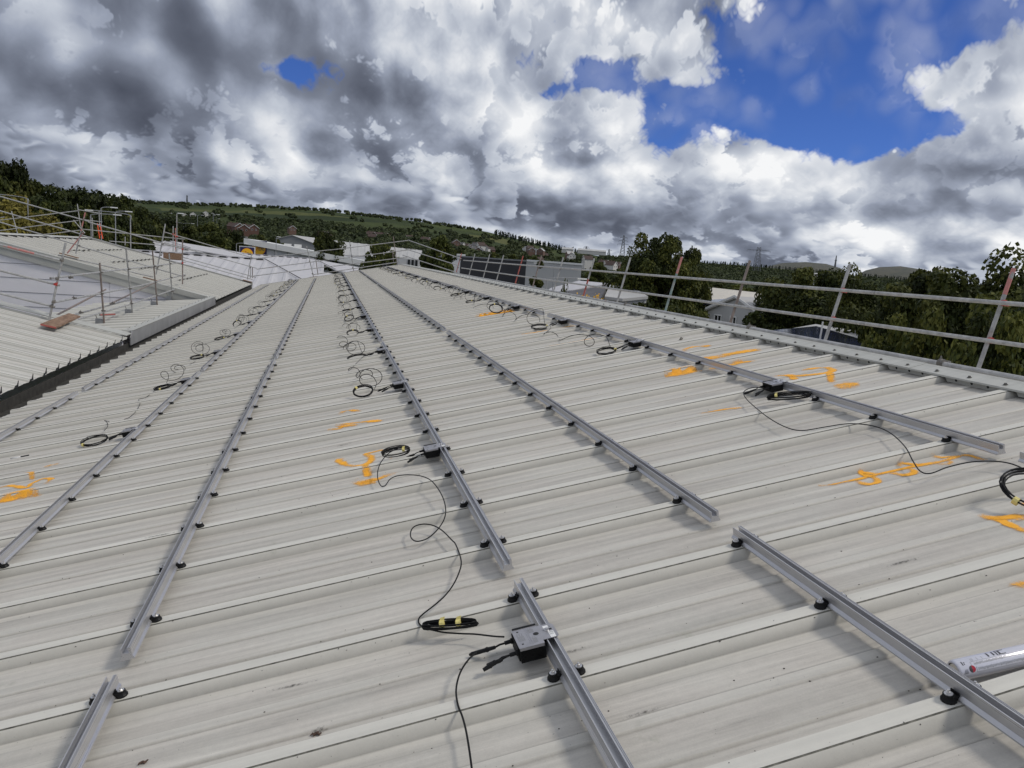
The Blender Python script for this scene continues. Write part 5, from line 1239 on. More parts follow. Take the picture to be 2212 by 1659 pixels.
# white ribbed roofs beyond the far gable
def roofblock(name, label, rl, A, B, wall='cladding_white', mt='roof_white', pitch=1.0, ridge_len=26.0, cut=None):
    """near slope of a hipped roof: level ridge from rl to A, hip falling from A to B, ribs running down the slope"""
    t = thing(name, label, 'building', (A.x - ridge_len / 2, A.y, GROUND)); r = MB(); ely, ez = B.y, B.z
    n = int((B.x - rl.x) / pitch); vs = []; fs = []
    def top(x): return (A.y, A.z) if x <= A.x else (A.y + (B.y - A.y) * (x - A.x) / (B.x - A.x), A.z + (B.z - A.z) * (x - A.x) / (B.x - A.x))
    for i in range(n):
        for off, hh in ((0.0, 0), (0.14, 0.06), (0.30, 0.06), (0.44, 0)):
            x = min(rl.x + (i + off) * pitch, B.x); ty, tz = top(x); vs += [(x, ty, tz + hh), (x, ely - 1.2, ez - 0.7 + hh)]
    k = len(vs) // 2
    for i in range(k - 1): fs.append((2 * i, 2 * i + 2, 2 * i + 3, 2 * i + 1))
    r.add(vs, fs, mt); r.wbuild('roof', t)
    r = MB(); r.slab([A, B, (B.x + 7, B.y + 2, B.z - 0.9), (A.x + 9, A.y + 14, B.z - 0.4)], (0, 0, -0.1), mt); r.wbuild('hip_roof', t)
    r = MB(); r.slab([rl, A, (A.x, A.y + 14, A.z - 1.6), (rl.x, A.y + 14, A.z - 1.6)], (0, 0, -0.1), mt); r.wbuild('back_roof', t)
    r = MB(); r.slab([(rl.x, A.y - 0.35, A.z + 0.02), (A.x, A.y - 0.35, A.z + 0.02), (A.x, A.y + 0.35, A.z + 0.02), (rl.x, A.y + 0.35, A.z + 0.02)], (0, 0, 0.09), mt); r.wbuild('ridge_cap', t)
    r = MB()
    for i in range(int((A.x - rl.x) / pitch)): x = rl.x + (i + 0.45) * pitch; r.box((x, A.y - 0.42, A.z - 0.08), (x + pitch * 0.5, A.y - 0.36, A.z + 0.06), 'steel_hole')
    hd = (B - A)
    for i in range(26):
        a = A + hd * (i / 26); c = A + hd * ((i + 0.6) / 26); r.slab([a + Vector((0, 0, 0.07)), c + Vector((0, 0, 0.07)), c + Vector((0.10, 0, 0.07)), a + Vector((0.10, 0, 0.07))], (0, 0, 0.03), 'steel_hole')
    r.wbuild('ridge_filler', t)
    w = MB(); w.box((rl.x, ely - 0.9, GROUND), (B.x, ely - 0.7, ez - 0.75), wall); w.poly([(rl.x, ely + 0.1, GROUND), (rl.x, A.y + 14, GROUND), (rl.x, A.y + 14, A.z - 1.7), (rl.x, A.y, A.z - 0.1), (rl.x, ely + 0.1, ez - 0.1)], wall)
    w.box((A.x + 8.8, A.y - 2, GROUND), (A.x + 9, A.y + 14, B.z - 0.5), wall); w.wbuild('wall', t); return t
zW = zz(900, 850, 5.53)
A1 = at(*zW((770, 952))[0], Y=65); B1 = at(*zW((1720, 1479))[0], Y=52.8); roofblock('white_roofed_unit', 'white ribbed roof just beyond the far gable of the main roof', Vector((A1.x - 26, 65, A1.z)), A1, B1)
A2 = at(*zW((1860, 940))[0], Y=104); B2 = at(*zW((2330, 1180))[0], Y=86); roofblock('white_roofed_unit', 'second white ribbed roof, in front of the supermarket wall', Vector((A2.x - 40, 104, A2.z)), A2, B2)
z2_ = zz(400, 850, 3.687)
A3 = at(*z2_((835, 333))[0], Y=96); B3 = at(*z2_((1290, 478))[0], Y=84); roofblock('white_roofed_unit', 'weathered white roof behind the neighbouring ridge at the left', Vector((A3.x - 34, 96, A3.z)), A3, B3, 'cladding_grey')

# supermarket with the round yellow sign
YS = 132.0; sl = at(533, 515, Y=YS); sr = at(812, 567.5, Y=YS); fz = 0.95
sup = thing('supermarket', 'long white-clad supermarket with sloping fascia and round yellow sign', 'building', (0, YS + 15, GROUND))
w = MB(); w.slab([(sl.x + 0.5, YS, GROUND), (sr.x, YS, GROUND), (sr.x, YS, sr.z - fz), (sl.x + 0.5, YS, sl.z - fz)], (0, 32, 0), 'cladding_white'); w.wbuild('wall', sup)
w = MB(); w.slab([(sl.x - 0.4, YS - 0.7, sl.z - fz), (sr.x, YS - 0.7, sr.z - fz), (sr.x, YS - 0.7, sr.z), (sl.x - 0.4, YS - 0.7, sl.z)], (0, 33.5, 0), 'trim_white'); w.wbuild('fascia', sup)
for i in range(12):
    x = sl.x + 2.4 + i * 2.1
    if x > sr.x - 0.5: break
    z_ = sl.z + (sr.z - sl.z) * (x - sl.x) / (sr.x - sl.x) - fz
    w = MB(); w.box((x, YS - 0.05, GROUND), (x + 0.06, YS - 0.005, z_ - 0.02), 'cladding_grey'); w.wbuild('cladding_joint', sup)
for k in range(3):
    w = MB(); w.slab([(sl.x + 0.6, YS - 0.004, sl.z - fz - 1.2 - k * 1.1), (sr.x, YS - 0.004, sr.z - fz - 0.9 - k * 1.1), (sr.x, YS - 0.004, sr.z - fz - 0.86 - k * 1.1), (sl.x + 0.6, YS - 0.004, sl.z - fz - 1.16 - k * 1.1)], (0, -0.02, 0), 'cladding_palegrey'); w.wbuild('cladding_joint', sup)
for q in ((1290, 625), (1510, 640)):
    p_ = at(*zW(q)[0], Y=YS + 8); w = MB(); w.box((p_.x - 0.6, YS + 7, p_.z - 0.9), (p_.x + 0.6, YS + 9, p_.z + 0.15), 'trim_white'); w.wbuild('roof_unit', sup)
lmesh = {ch: text_mesh(ch, 1.0, mt, 0.02) for ch, mt in (('L', 'sign_navy'), ('I', 'sign_red'), ('D', 'sign_navy'))}
def disc_sign(root, p, size, Yf, lettering=True):
    """navy square panel with yellow disc, facing the viewer"""
    b = MB(); b.box((p.x - size / 2, Yf - 0.12, p.z - size / 2), (p.x + size / 2, Yf - 0.02, p.z + size / 2), 'sign_navy'); o = b.wbuild('sign_panel', root)
    b = MB(); n = 40; r = size * 0.43; b.tube((p.x, Yf - 0.12, p.z), (p.x, Yf - 0.16, p.z), r, 'sign_red', n); b.tube((p.x, Yf - 0.161, p.z), (p.x, Yf - 0.18, p.z), r * 0.965, 'sign_yellow', n); b.wbuild('yellow_disc', o)
    pl = wm(o).translation
    s = size * 0.26
    for ch, dx in (('L', -0.29), ('I', -0.09), ('D', 0.10), ('L', 0.30)):
        wq = Vector((p.x + dx * size * 0.98, Yf - 0.21, p.z - size * 0.02)); me = lmesh[ch]
        link('lettering', me, o, wq - pl, (math.pi / 2, 0.5 if ch == 'I' else 0, 0), (s * 1.15, s * 1.15, 1))
    b = MB(); c_ = Vector((p.x - 0.09 * size, Yf - 0.19, p.z + 0.16 * size)); b.slab([c_ + Vector((0, 0, 0.05 * size)), c_ + Vector((0.045 * size, 0, 0)), c_ + Vector((0, 0, -0.05 * size)), c_ + Vector((-0.045 * size, 0, 0))], (0, -0.01, 0), 'sign_red'); b.wbuild('red_dot', o)
sp = at(*zW((632, 706))[0], Y=YS); disc_sign(sup, sp + Vector((0.2, 0, -0.05)), 2.6, YS - 0.05)
p_ = at(*zW((404, 800))[0], Y=116); ps = thing('pylon_sign', 'white-framed navy sign with half-hidden yellow disc beside the supermarket', 'sign', (p_.x, 116, GROUND))
b = MB(); b.box((p_.x - 1.12, 116, GROUND), (p_.x + 1.12, 116.3, p_.z + 0.92), 'trim_white'); b.wbuild('frame', ps)
disc_sign(ps, Vector((p_.x, 116, p_.z - 0.2)), 2.0, 116.0)

# grey gable warehouse behind it
ap = at(631.6, 508, Y=205); la = at(*zW((790, 550))[0], Y=205); ra = at(*zW((1790, 600))[0], Y=205)
gable_building('warehouse', 'pale grey gabled warehouse behind the supermarket', [(la.x, 205), (2 * ap.x - la.x, 205), (2 * ap.x - la.x + 14, 262), (la.x + 14, 262)], la.z, None, ap.z, 'cladding_grey', 'roof_palegrey')
# long pale shed to its right
s0 = at(724, 520, Y=165); s1 = at(912, 541, Y=165)
sh = thing('shed', 'long shed with pale grey roof and white wall right of the supermarket', 'building', ((s0.x + s1.x) / 2, 150, GROUND))
e0_, e1_ = at(724, 549, Y=148), at(905, 561, Y=148)
r = MB(); ribbed(r, [s0, s1, (e1_.x, 148, e1_.z), (e0_.x, 148, e0_.z)], 1.5, 0.06, 'roof_palegrey'); r.slab([s0, s1, (s1.x, 185, e1_.z), (s0.x, 185, e0_.z)], (0, 0, -0.1), 'roof_palegrey'); r.wbuild('roof', sh)
w = MB(); w.slab([(e0_.x, 148.2, GROUND), (e1_.x, 148.2, GROUND), (e1_.x, 148.2, e1_.z), (e0_.x, 148.2, e0_.z)], (0, 0.2, 0), 'cladding_white'); w.slab([(e1_.x, 148.2, GROUND), (s1.x, 184, GROUND), (s1.x, 184, e1_.z - 0.2), (s1.x, 165, s1.z - 0.1), (e1_.x, 148.2, e1_.z)], (-0.2, 0, 0), 'cladding_white'); w.wbuild('wall', sh)
for i in range(4):
    x = e0_.x + 2 + i * 4; w = MB(); w.box((x, 147.9, GROUND), (x + 3, 148.15, GROUND + 4), 'cladding_grey'); w.wbuild('loading_door', sh)
# small white block behind the far tree and kiosk at the ridge end
p0, p1 = at(862, 582, Y=70), at(905, 560, Y=70); kb = thing('substation', 'small pale cabin with dark openings behind the far end of the ridge', 'building', (p0.x + 1, 71, GROUND))
b = MB(); b.box((p0.x, 70, GROUND), (p1.x, 73, p1.z), 'cladding_palegrey'); b.wbuild('wall', kb)
for i in range(3): b = MB(); b.box((p0.x + 0.8 + i * 0.36, 69.95, p1.z - 0.75), (p0.x + 1.02 + i * 0.36, 69.99, p1.z - 0.1), 'window_glass'); b.wbuild('opening', kb)
# white corner block left of the dark one
p0, p1 = at(963, 620, Y=106), at(1002, 553, Y=106); wb = thing('white_unit', 'white unit peeping out left of the dark clad building', 'building', ((p0.x + p1.x) / 2, 110, GROUND)); b = MB(); b.box((p0.x, 106, GROUND), (p1.x, 122, p1.z), 'cladding_white'); b.wbuild('wall', wb)
b = MB(); b.box((p0.x - 0.2, 105.8, p1.z), (p1.x + 0.2, 122.2, p1.z + 0.25), 'trim_white'); b.wbuild('parapet', wb)
# dark clad office block with windows, pale wing to the right
d0, d1, d2 = at(995, 556, D=92), at(1137, 568, D=84), at(1257, 568.5, D=84)
ux = (Vector((d1.x, d1.y, 0)) - Vector((d0.x, d0.y, 0))).normalized(); nb = Vector((-ux.y, ux.x, 0)); zt_ = (d0.z + d1.z) / 2 + 0.1
db = thing('dark_building', 'dark grey clad office block behind the guard rail with a row of windows', 'building', (d0.x + 5, d0.y + 5, GROUND))
A_ = Vector((d0.x, d0.y, 0)); B_ = Vector((d1.x, d1.y, 0)); Zv = lambda p_, z_: Vector((p_.x, p_.y, z_))
b = MB(); b.slab([Zv(A_, GROUND), Zv(B_, GROUND), Zv(B_, zt_), Zv(A_, zt_)], nb * 6, 'cladding_dark'); b.wbuild('wall', db)
b = MB(); b.slab([Zv(A_ - ux * 0.1 - nb * 0.1, zt_), Zv(B_ + ux * 0.1 - nb * 0.1, zt_), Zv(B_ + ux * 0.1 + nb * 6, zt_), Zv(A_ - ux * 0.1 + nb * 6, zt_)], (0, 0, 0.15), 'cladding_grey'); b.wbuild('parapet', db)
Lw = (B_ - A_).length
for i in range(6): window(db, Zv(A_ + ux * (0.7 + i * (Lw - 1.2) / 6), zt_ - 4.4), ux, 0.95, 1.3, nrm=-nb, mull=0)
C_ = Vector((d2.x, d2.y, 0)); ux2 = (C_ - B_).normalized(); nb2 = Vector((-ux2.y, ux2.x, 0)); wz = (d2.z + at(1150, 566, D=84).z) / 2 - 0.1
pw = thing('pale_unit', 'plain pale grey box unit joined right of the dark office block', 'building', (d2.x - 3, d2.y + 4, GROUND))
b = MB(); b.slab([Zv(B_, GROUND), Zv(C_, GROUND), Zv(C_, wz), Zv(B_, wz)], nb2 * 14, 'cladding_palegrey'); b.wbuild('wall', pw)
b = MB(); b.slab([Zv(B_ - nb2 * 0.1, wz), Zv(C_ + ux2 * 0.1 - nb2 * 0.1, wz), Zv(C_ + ux2 * 0.1 + nb2 * 14, wz), Zv(B_ + nb2 * 14, wz)], (0, 0, 0.2), 'trim_white'); b.wbuild('parapet', pw)
# low dark and white roofs beyond the ridge
def lowroof(name, label, pix, D, mt, cat='building'):
    pts = [at(x, y, D=d_) for (x, y), d_ in zip(pix, D)]; c_ = sum(pts, Vector()) / len(pts); t = thing(name, label, cat, (c_.x, c_.y, GROUND)); b = MB(); b.slab(pts, (0, 0, -0.18), mt); b.wbuild('roof', t)
    b = MB(); q = [c_ + (p_ - c_) * 0.96 for p_ in pts]; n = len(q); vs = [Vector((p_.x, p_.y, GROUND)) for p_ in q] + [Vector((p_.x, p_.y, p_.z - 0.2)) for p_ in q]
    b.add(vs, [(i, (i + 1) % n, n + (i + 1) % n, n + i) for i in range(n)], 'cladding_palegrey'); b.wbuild('wall', t); return t
lowroof('low_unit', 'low unit with dark slate roof behind the ridge', [(1180, 640), (1295, 648), (1312, 617), (1235, 628)], [46, 44, 56, 60], 'roof_slate')
lowroof('low_unit', 'low unit with white roof strip above the slate one', [(1176, 632), (1235, 627), (1316, 612), (1250, 606), (1190, 622)], [62, 60, 66, 72, 68], 'roof_white')
lowroof('low_unit', 'low unit with pale roof between slate roof and big tree', [(1306, 640), (1345, 645), (1400, 640), (1345, 606), (1318, 614)], [48, 48, 50, 70, 62], 'roof_palegrey')
lowroof('long_shed', 'long shed with cream ribbed roof above the grey house', [(1505, 652), (1640, 668), (1655, 634), (1510, 618)], [66, 60, 74, 80], 'roof_cream')
sol = lowroof('solar_roof', 'flat roof with dark solar panels behind the ridge at the right', [(1640, 722), (1860, 790), (1905, 752), (1893, 722), (1762, 700)], [30, 25, 30, 34, 36], 'roof_palegrey')
def solar(t, quad, D, nu, nv):
    a, b, c, d = [at(x, y, D=q) + Vector((0, 0, 0.12)) for (x, y), q in zip(quad, D)]
    for i in range(nu):
        for j in range(nv):
            def P2(f, g): return (a + (b - a) * f) * (1 - g) + (d + (c - d) * f) * g
            e = 0.006; q = [P2((i + e) / nu, (j + e) / nv), P2((i + 1 - e) / nu, (j + e) / nv), P2((i + 1 - e) / nu, (j + 1 - e) / nv), P2((i + e) / nu, (j + 1 - e) / nv)]
            m_ = MB(); m_.slab(q, (0, 0, 0.035), 'solar_cell'); m_.wbuild('solar_panel', t)
solar(sol, [(1668, 722), (1862, 772), (1896, 752), (1762, 712)], [30, 26, 31, 34.5], 5, 3)
b = MB(); p_ = at(1770, 738, D=29); b.tube(p_ + Vector((0, 0, -0.1)), p_ + Vector((0.03, 0, 0.72)), 0.03, 'trim_white', 8); b.wbuild('vent_pipe', sol)
# grey gabled house with white windows
hl, hr = at(1530, 668, D=56), at(1657, 690, D=50); ha = at(1594, 642, D=53)
ux = (Vector((hr.x, hr.y, 0)) - Vector((hl.x, hl.y, 0))).normalized(); nb = Vector((-ux.y, ux.x, 0)); hz_ = (hl.z + hr.z) / 2
hA, hB = Vector((hl.x, hl.y, 0)), Vector((hr.x, hr.y, 0)); hC, hD = hB + nb * 9, hA + nb * 9
hs = gable_building('gabled_house', 'pale grey gabled house with white windows below the cream roof', [(hA.x, hA.y), (hB.x, hB.y), (hC.x, hC.y), (hD.x, hD.y)], hz_, None, ha.z, 'cladding_palegrey', 'roof_palegrey', 0.2)
wd = (hB - hA).length
for f, zz2, ww in ((0.14, -0.92, 0.95), (0.42, -0.88, 0.80), (0.68, -0.88, 0.62)): window(hs, Zv(hA + ux * (wd * f), hz_ + zz2), ux, ww, 0.72, nrm=-nb)
window(hs, Zv(hA + ux * (wd * 0.80), hz_ - 3.3), ux, 0.75, 0.6, nrm=-nb)
b = MB(); q = hB + ux * 0.06 - nb * 0.05; b.tube(Zv(q, GROUND), Zv(q, hz_ - 0.05), 0.05, 'trim_white', 8); b.wbuild('downpipe', hs)
b = MB(); b.slab([Zv(hA - nb * 0.24, hz_ + 0.0), Zv(hA - nb * 0.24, hz_ + 0.16), Zv((hA + hB) / 2 - nb * 0.24, ha.z + 0.14), Zv((hA + hB) / 2 - nb * 0.24, ha.z - 0.02)], -nb * 0.03, 'trim_white'); b.slab([Zv(hB - nb * 0.24, hz_ + 0.0), Zv(hB - nb * 0.24, hz_ + 0.16), Zv((hA + hB) / 2 - nb * 0.24, ha.z + 0.14), Zv((hA + hB) / 2 - nb * 0.24, ha.z - 0.02)], -nb * 0.03, 'trim_white'); b.wbuild('barge_board', hs)
solar(hs, [(1518, 662), (1528, 652), (1572, 649), (1556, 660)], [58, 64, 64, 58], 2, 1)

# ------------------------------------------------------------------ far houses
def house(px, py, D, w, d, wall, roofm, label, group, rot=None, h=5.0):
    top = at(px, py, D=D); azd = math.atan2(top.x - CAM.x, top.y - CAM.y); base = float(hz(np.array(math.degrees(azd)), np.array(float(D)))) - 0.5
    rng = random.Random(int(px * 7 + py)); rz = azd * -1 + (rng.choice([0.25, -0.3, 1.3, 1.1, -1.2]) if rot is None else rot)
    c, s = math.cos(rz), math.sin(rz); P4 = [(top.x + x * c - y * s, top.y + x * s + y * c) for x, y in ((-w / 2, -d / 2), (w / 2, -d / 2), (w / 2, d / 2), (-w / 2, d / 2))]
    zr = top.z; ez = zr - w * 0.38; bs = min(base, ez - h)
    t = gable_building('house', label, P4, ez, None, zr, wall, roofm, 0.35, group, cat='house', base=bs)
    ux = Vector((c, s, 0)); nb = Vector((-s, c, 0)); a = Vector((P4[0][0], P4[0][1], 0))
    if -nb.dot(Vector((math.sin(azd), math.cos(azd), 0))) < 0:
        for f in (0.22, 0.62): window(t, Zv(a + ux * w * f, ez - 1.9), ux, w * 0.15, 1.3, nrm=-nb, mull=0)
        b = MB(); m_ = a + ux * w / 2 - nb * 0.42
        for e_ in (a - ux * 0.35, a + ux * (w + 0.35)):
            e2 = e_ - nb * 0.42; b.slab([Zv(e2, ez - 0.25), Zv(e2, ez + 0.12), Zv(m_, zr + 0.20), Zv(m_, zr - 0.2)], -nb * 0.05, 'trim_white')
        b.wbuild('barge_board', t)
    b = MB(); q = Vector((top.x, top.y, 0)) + nb * d * 0.3; b.box((q.x - 0.45, q.y - 0.45, zr - 0.8), (q.x + 0.45, q.y + 0.45, zr + 0.8), 'brick_brown'); b.wbuild('chimney', t)
    return t
z9 = zz(900, 850, 5.53)
for i, (q, D, w, rt) in enumerate([((120, 150), 700, 8, 1.2), ((330, 188), 640, 8, 0.1), ((540, 190), 660, 7.5, 0.15), ((210, 160), 690, 8, 0.3), ((440, 190), 700, 8, 1.2)]):
    house(*z9(q)[0], D, w, 9, 'brick_red', 'roof_brown', ['brown-roofed brick house, leftmost of the close above the sign', 'red brick gable with white bargeboards, second of the close above the sign', 'red brick gable house, rightmost of the close above the sign', 'brick house tucked behind the red gable above the sign', 'brown roof between the two red brick gables above the sign'][i], 'brick houses above the yellow sign', rt)
for q in ((1380, 215), (2010, 328), (2180, 340)): house(*z9(q)[0], 800, 7, 8, 'brick_brown', 'roof_brown', 'brown house with pale gable among trees left of the far scaffold', 'houses among the trees left of centre')
zv = zz(1600, 780, 2.212)
VIL = [(432, 362), (478, 385), (520, 395), (565, 402), (610, 388), (650, 385), (690, 408), (738, 425), (455, 402), (590, 425), (640, 430)]
for x, y in VIL: house(*zv((x, y))[0], random.Random(x).uniform(760, 950), 9, 8, random.Random(x).choice(['brick_brown', 'render_white', 'brick_brown']), random.Random(x + 1).choice(['roof_brown', 'roof_slate']), 'small house in the estate below the conifer ridge', 'houses of the estate below the conifer ridge')
for x, y in [(1045, 420), (1090, 432), (1130, 440), (1175, 435), (1080, 415), (1425, 462), (1440, 478), (1205, 480)]: house(*zv((x, y))[0], random.Random(x).uniform(900, 1150), 9, 9, random.Random(x).choice(['render_white', 'brick_brown', 'render_white']), random.Random(x + 3).choice(['roof_brown', 'roof_slate', 'roof_palegrey']), 'pale house on the slope left of the big tree', 'houses on the slope left of the big tree')
for x, y in [(1582, 502), (1720, 538), (1765, 548), (1790, 552), (1830, 555), (1150, 512)]: house(*zv((x, y))[0], random.Random(x).uniform(640, 800), 8, 8, random.Random(x).choice(['render_white', 'brick_brown']), 'roof_brown', 'brown-roofed house in trees just left of the big tree', 'houses in trees beside the big tree')
zv2 = zz(1300, 850, 3.687)
for i in range(16):
    rr_ = random.Random(i * 3 + 1); x = rr_.uniform(580, 1420); y = 225 + (x - 580) * 0.10 + rr_.uniform(-6, 50); house(*zv2((x, y))[0], rr_.uniform(850, 1100), 8, 9, rr_.choice(['brick_red', 'brick_brown']), 'roof_brown', 'red-brown roofed house in the rows under the green hillside', 'rows of red-brown houses under the hillside', rr_.choice([1.3, 1.45, -1.3]))
for i, (x, y) in enumerate([(830, 160), (940, 150), (1000, 165), (640, 165), (760, 170), (2110, 720)]):
    house(*zz(0, 620, 2.212)((x * 1.0 + 850, y + 318))[0], 1500, 9, 10, 'render_white', 'roof_palegrey', 'white building dotted on the far wooded slope at the left', 'white buildings on the far left slope', 0.1)
def longshed(px0, px1, py0, py1, D, label):
    a, b2 = at(px0, py0, D=D), at(px1, py1, D=D); t = thing('distant_shed', label, 'building', ((a.x + b2.x) / 2, (a.y + b2.y) / 2, a.z - 8)); dd = (b2 - a); dd.z = 0; dd.normalize(); nb = Vector((-dd.y, dd.x, 0))
    m_ = MB(); m_.slab([a - Vector((0, 0, 9)), b2 - Vector((0, 0, 9)), b2 - Vector((0, 0, 3)), a - Vector((0, 0, 3))], nb * 25, 'render_white'); m_.wbuild('wall', t)
    m_ = MB(); m_.slab([a - Vector((0, 0, 3)) - nb * 0.5, b2 - Vector((0, 0, 3)) - nb * 0.5, b2 + nb * 12, a + nb * 12], (0, 0, -0.4), 'roof_palegrey'); m_.wbuild('roof', t)
z5_ = zz(2150, 880, 2.949)
a = z5_((370, 285), (700, 310)); longshed(a[0][0], a[1][0], a[0][1], a[1][1], 1300, 'long pale shed on the skyline left of the tall pylon')
a = z5_((185, 272), (320, 280)); longshed(a[0][0], a[1][0], a[0][1], a[1][1], 1250, 'shorter pale shed on the skyline left of the long one')
a = zz(2700, 1050, 2.765)((1290, 62), (1440, 65)); longshed(a[0][0], a[1][0], a[0][1], a[1][1], 420, 'grey roofed building sunk in the woods at the right')

# ------------------------------------------------------------------ lamp posts, masts and pylons
def lamp(foot, top, D, arm, label, twin=False, zf=GROUND):
    a = at(*top, D=D); t = thing('street_lamp', label, 'street lamp', (a.x, a.y, zf)); b = MB(); b.tube((a.x, a.y, zf), (a.x, a.y, a.z), 0.05, 'lamp_grey', 8, 0.034); b.wbuild('pole', t)
    side = Vector((RX.x, RX.y, 0)).normalized()
    for s in ([arm, -arm] if twin else [arm]):
        e = Vector((a.x, a.y, a.z)) + side * s + Vector((0, 0, 0.12)); b = MB(); b.path(catmull([(a.x, a.y, a.z - 0.4), (a.x, a.y, a.z - 0.05), Vector((a.x, a.y, a.z + 0.08)) + side * s * 0.35, e], 5), 0.025, 'lamp_grey', 6); b.wbuild('arm', t)
        b = MB(); dsg = 1 if s > 0 else -1; b.box((min(e.x, e.x + 0.5 * dsg), e.y - 0.11, e.z - 0.05), (max(e.x, e.x + 0.5 * dsg), e.y + 0.11, e.z + 0.03), 'lamp_glass'); b.wbuild('lantern', t)
L1 = lambda x, y: zz(0, 620, 2.212)((x, y))[0]
lamp(None, L1(880, 440), 72, 0.8, 'grey lamp post by the wood, directly right of the ladder'); lamp(None, L1(790, 497), 62, 1.6, 'bent-armed lamp post just left of the orange ladder')
lamp(None, L1(1005, 475), 70, 0.8, 'lamp post in front of the wood, left of a pair'); lamp(None, L1(1136, 500), 60, -2.6, 'tall lamp post with long arm reaching left')
lamp(None, L1(1540, 495), 80, 0.1, 'bare pole rising behind the plank platform'); lamp(None, L1(1600, 575), 150, 1.4, 'twin-armed lamp in front of the round dark tree', True)
lamp(None, L1(1720, 505), 160, 0.7, 'thin lamp post beside the round dark tree, left one', True); lamp(None, L1(1858, 500), 130, 0.5, 'thin tall lamp post in front of the round dark tree')
lamp(None, L1(1888, 535), 260, 0.5, 'small far lamp post right of the round dark tree'); lamp(None, L1(2060, 750), 105, 1.0, 'lamp post left of the white-framed sign'); lamp(None, L1(2078, 695), 150, 1.2, 'far twin lamp left of the white-framed sign', True)
lamp(None, z9((1040, 470))[0], 115, 0.1, 'thin pole standing before the supermarket wall'); lamp(None, L1(240, 355), 60, -2.4, 'lamp arm reaching over the yellow-green tree')
lamp(None, zv((1290, 590))[0], 62, -1.2, 'lamp post before the pale box unit'); lamp(None, zv((1225, 700))[0], 40, 1.6, 'bent lamp arm beside the slim tree behind the guard rail')
def lattice(px, pt, pb, D, label, arms, wb=7.0, wt=1.2):
    a = at(px[0], pt, D=D); g = at(px[1], pb, D=D); H = a.z - g.z; t = thing('pylon', label, 'pylon', (a.x, a.y, g.z)); side = Vector((RX.x, RX.y, 0)).normalized(); fw = Vector((-side.y, side.x, 0)); r = D / 1620 * 0.42
    def cn(f, sx, sy): w_ = wb / 2 + (wt / 2 - wb / 2) * f; return Vector((a.x, a.y, g.z + H * f)) + side * sx * w_ + fw * sy * w_
    b = MB()
    for sx in (-1, 1):
        for sy in (-1, 1): b.tube(cn(0, sx, sy), cn(1, sx, sy), r, 'pylon_steel', 4)
    b.wbuild('tower_leg', t); b = MB(); n = 7
    for i in range(n):
        for sy in (-1, 1): b.tube(cn(i / n, -1, sy), cn((i + 1) / n, 1, sy), r * 0.6, 'pylon_steel', 4); b.tube(cn(i / n, 1, sy), cn((i + 1) / n, -1, sy), r * 0.6, 'pylon_steel', 4)
    b.wbuild('bracing', t)
    for f, w_ in arms:
        c_ = Vector((a.x, a.y, g.z + H * f)); b = MB(); b.tube(c_ - side * w_, c_ + side * w_, r * 0.9, 'pylon_steel', 4); b.tube(c_ - side * w_, c_ + Vector((0, 0, H * 0.05)), r * 0.6, 'pylon_steel', 4); b.tube(c_ + side * w_, c_ + Vector((0, 0, H * 0.05)), r * 0.6, 'pylon_steel', 4)
        for s in (-1, 1): b.tube(c_ + side * w_ * s, c_ + side * w_ * s - Vector((0, 0, H * 0.07)), r * 0.6, 'pylon_steel', 4)
        b.wbuild('cross_arm', t)
lattice((1348, 1343), 508, 552, 1500, 'tall lattice pylon on the skyline left of the big tree', [(0.55, 11), (0.72, 9), (0.88, 7)], 9)
lattice((1640, 1634), 534, 585, 900, 'wide-armed lattice pylon standing among the woods at right', [(0.86, 13)], 7, 3)
lattice((1267, 1266), 532, 545, 2200, 'small far pylon above the pale skyline sheds', [(0.7, 9), (0.9, 7)], 8); lattice((1316, 1315), 538, 550, 2300, 'tiny pylon just right of the long skyline shed', [(0.8, 8)], 8)
lattice((404, 404), 422, 436, 2200, 'thin mast on the far hilltop at the left', [(0.9, 2)], 3); lattice((1807, 1806), 552, 578, 3300, 'faint thin mast between the two far moors', [(0.6, 4)], 5)

# ------------------------------------------------------------------ trees
LEFT = [((-40, 345), 90, 130), ((18, 352), 92, 110), ((55, 393), 94, 120), ((95, 400), 94, 130), ((135, 408), 92, 130), ((170, 414), 98, 130), ((205, 425), 100, 120), ((248, 424), 108, 120), ((285, 447), 112, 120), ((318, 462), 122, 110), ((345, 472), 132, 100)]
lbl = ['tallest dark tree at the left edge of the wood', 'ragged-topped dark tree second in the wood at left']
for i, ((x, y), D, w) in enumerate(LEFT): tree('oak' if i % 2 else 'ash' if i == 1 else 'oak', x, y, D, w, lbl[i] if i < 2 else 'dark tree in the wood behind the neighbouring roof', 'trees of the dark wood at left')
for x, y, D, w in [(-20, 420, 78, 130), (60, 425, 82, 120), (120, 435, 80, 110), (180, 452, 80, 110), (230, 462, 85, 110), (280, 475, 92, 110), (330, 490, 100, 100), (370, 485, 140, 90), (395, 480, 180, 80)]: tree('oak', x, y, D, w, 'lower dark tree at the front of the wood at left', 'front trees of the dark wood at left')
tree('hazel', 66, 433, 61, 190, 'yellow-green leafy tree in front of the dark wood', name='yellowing_tree'); tree('hazel', -22, 440, 60, 180, 'yellow-green tree cut by the left edge', name='yellowing_tree')
tree('ash', 455, 484, 118, 110, 'round dark green tree left of the white-framed sign'); tree('ash', 418, 492, 140, 70, 'dark tree just left of the round one by the sign'); tree('oak', 500, 498, 150, 70, 'dark tree right of the round one by the sign')
tree('oak', 706, 500, 138, 74, 'dark round tree between supermarket roof and long shed'); tree('ash', 808, 527, 84, 62, 'small airy tree standing before the long shed'); tree('ash', 948, 513, 80, 98, 'bushy green tree at the far end of the ridge')
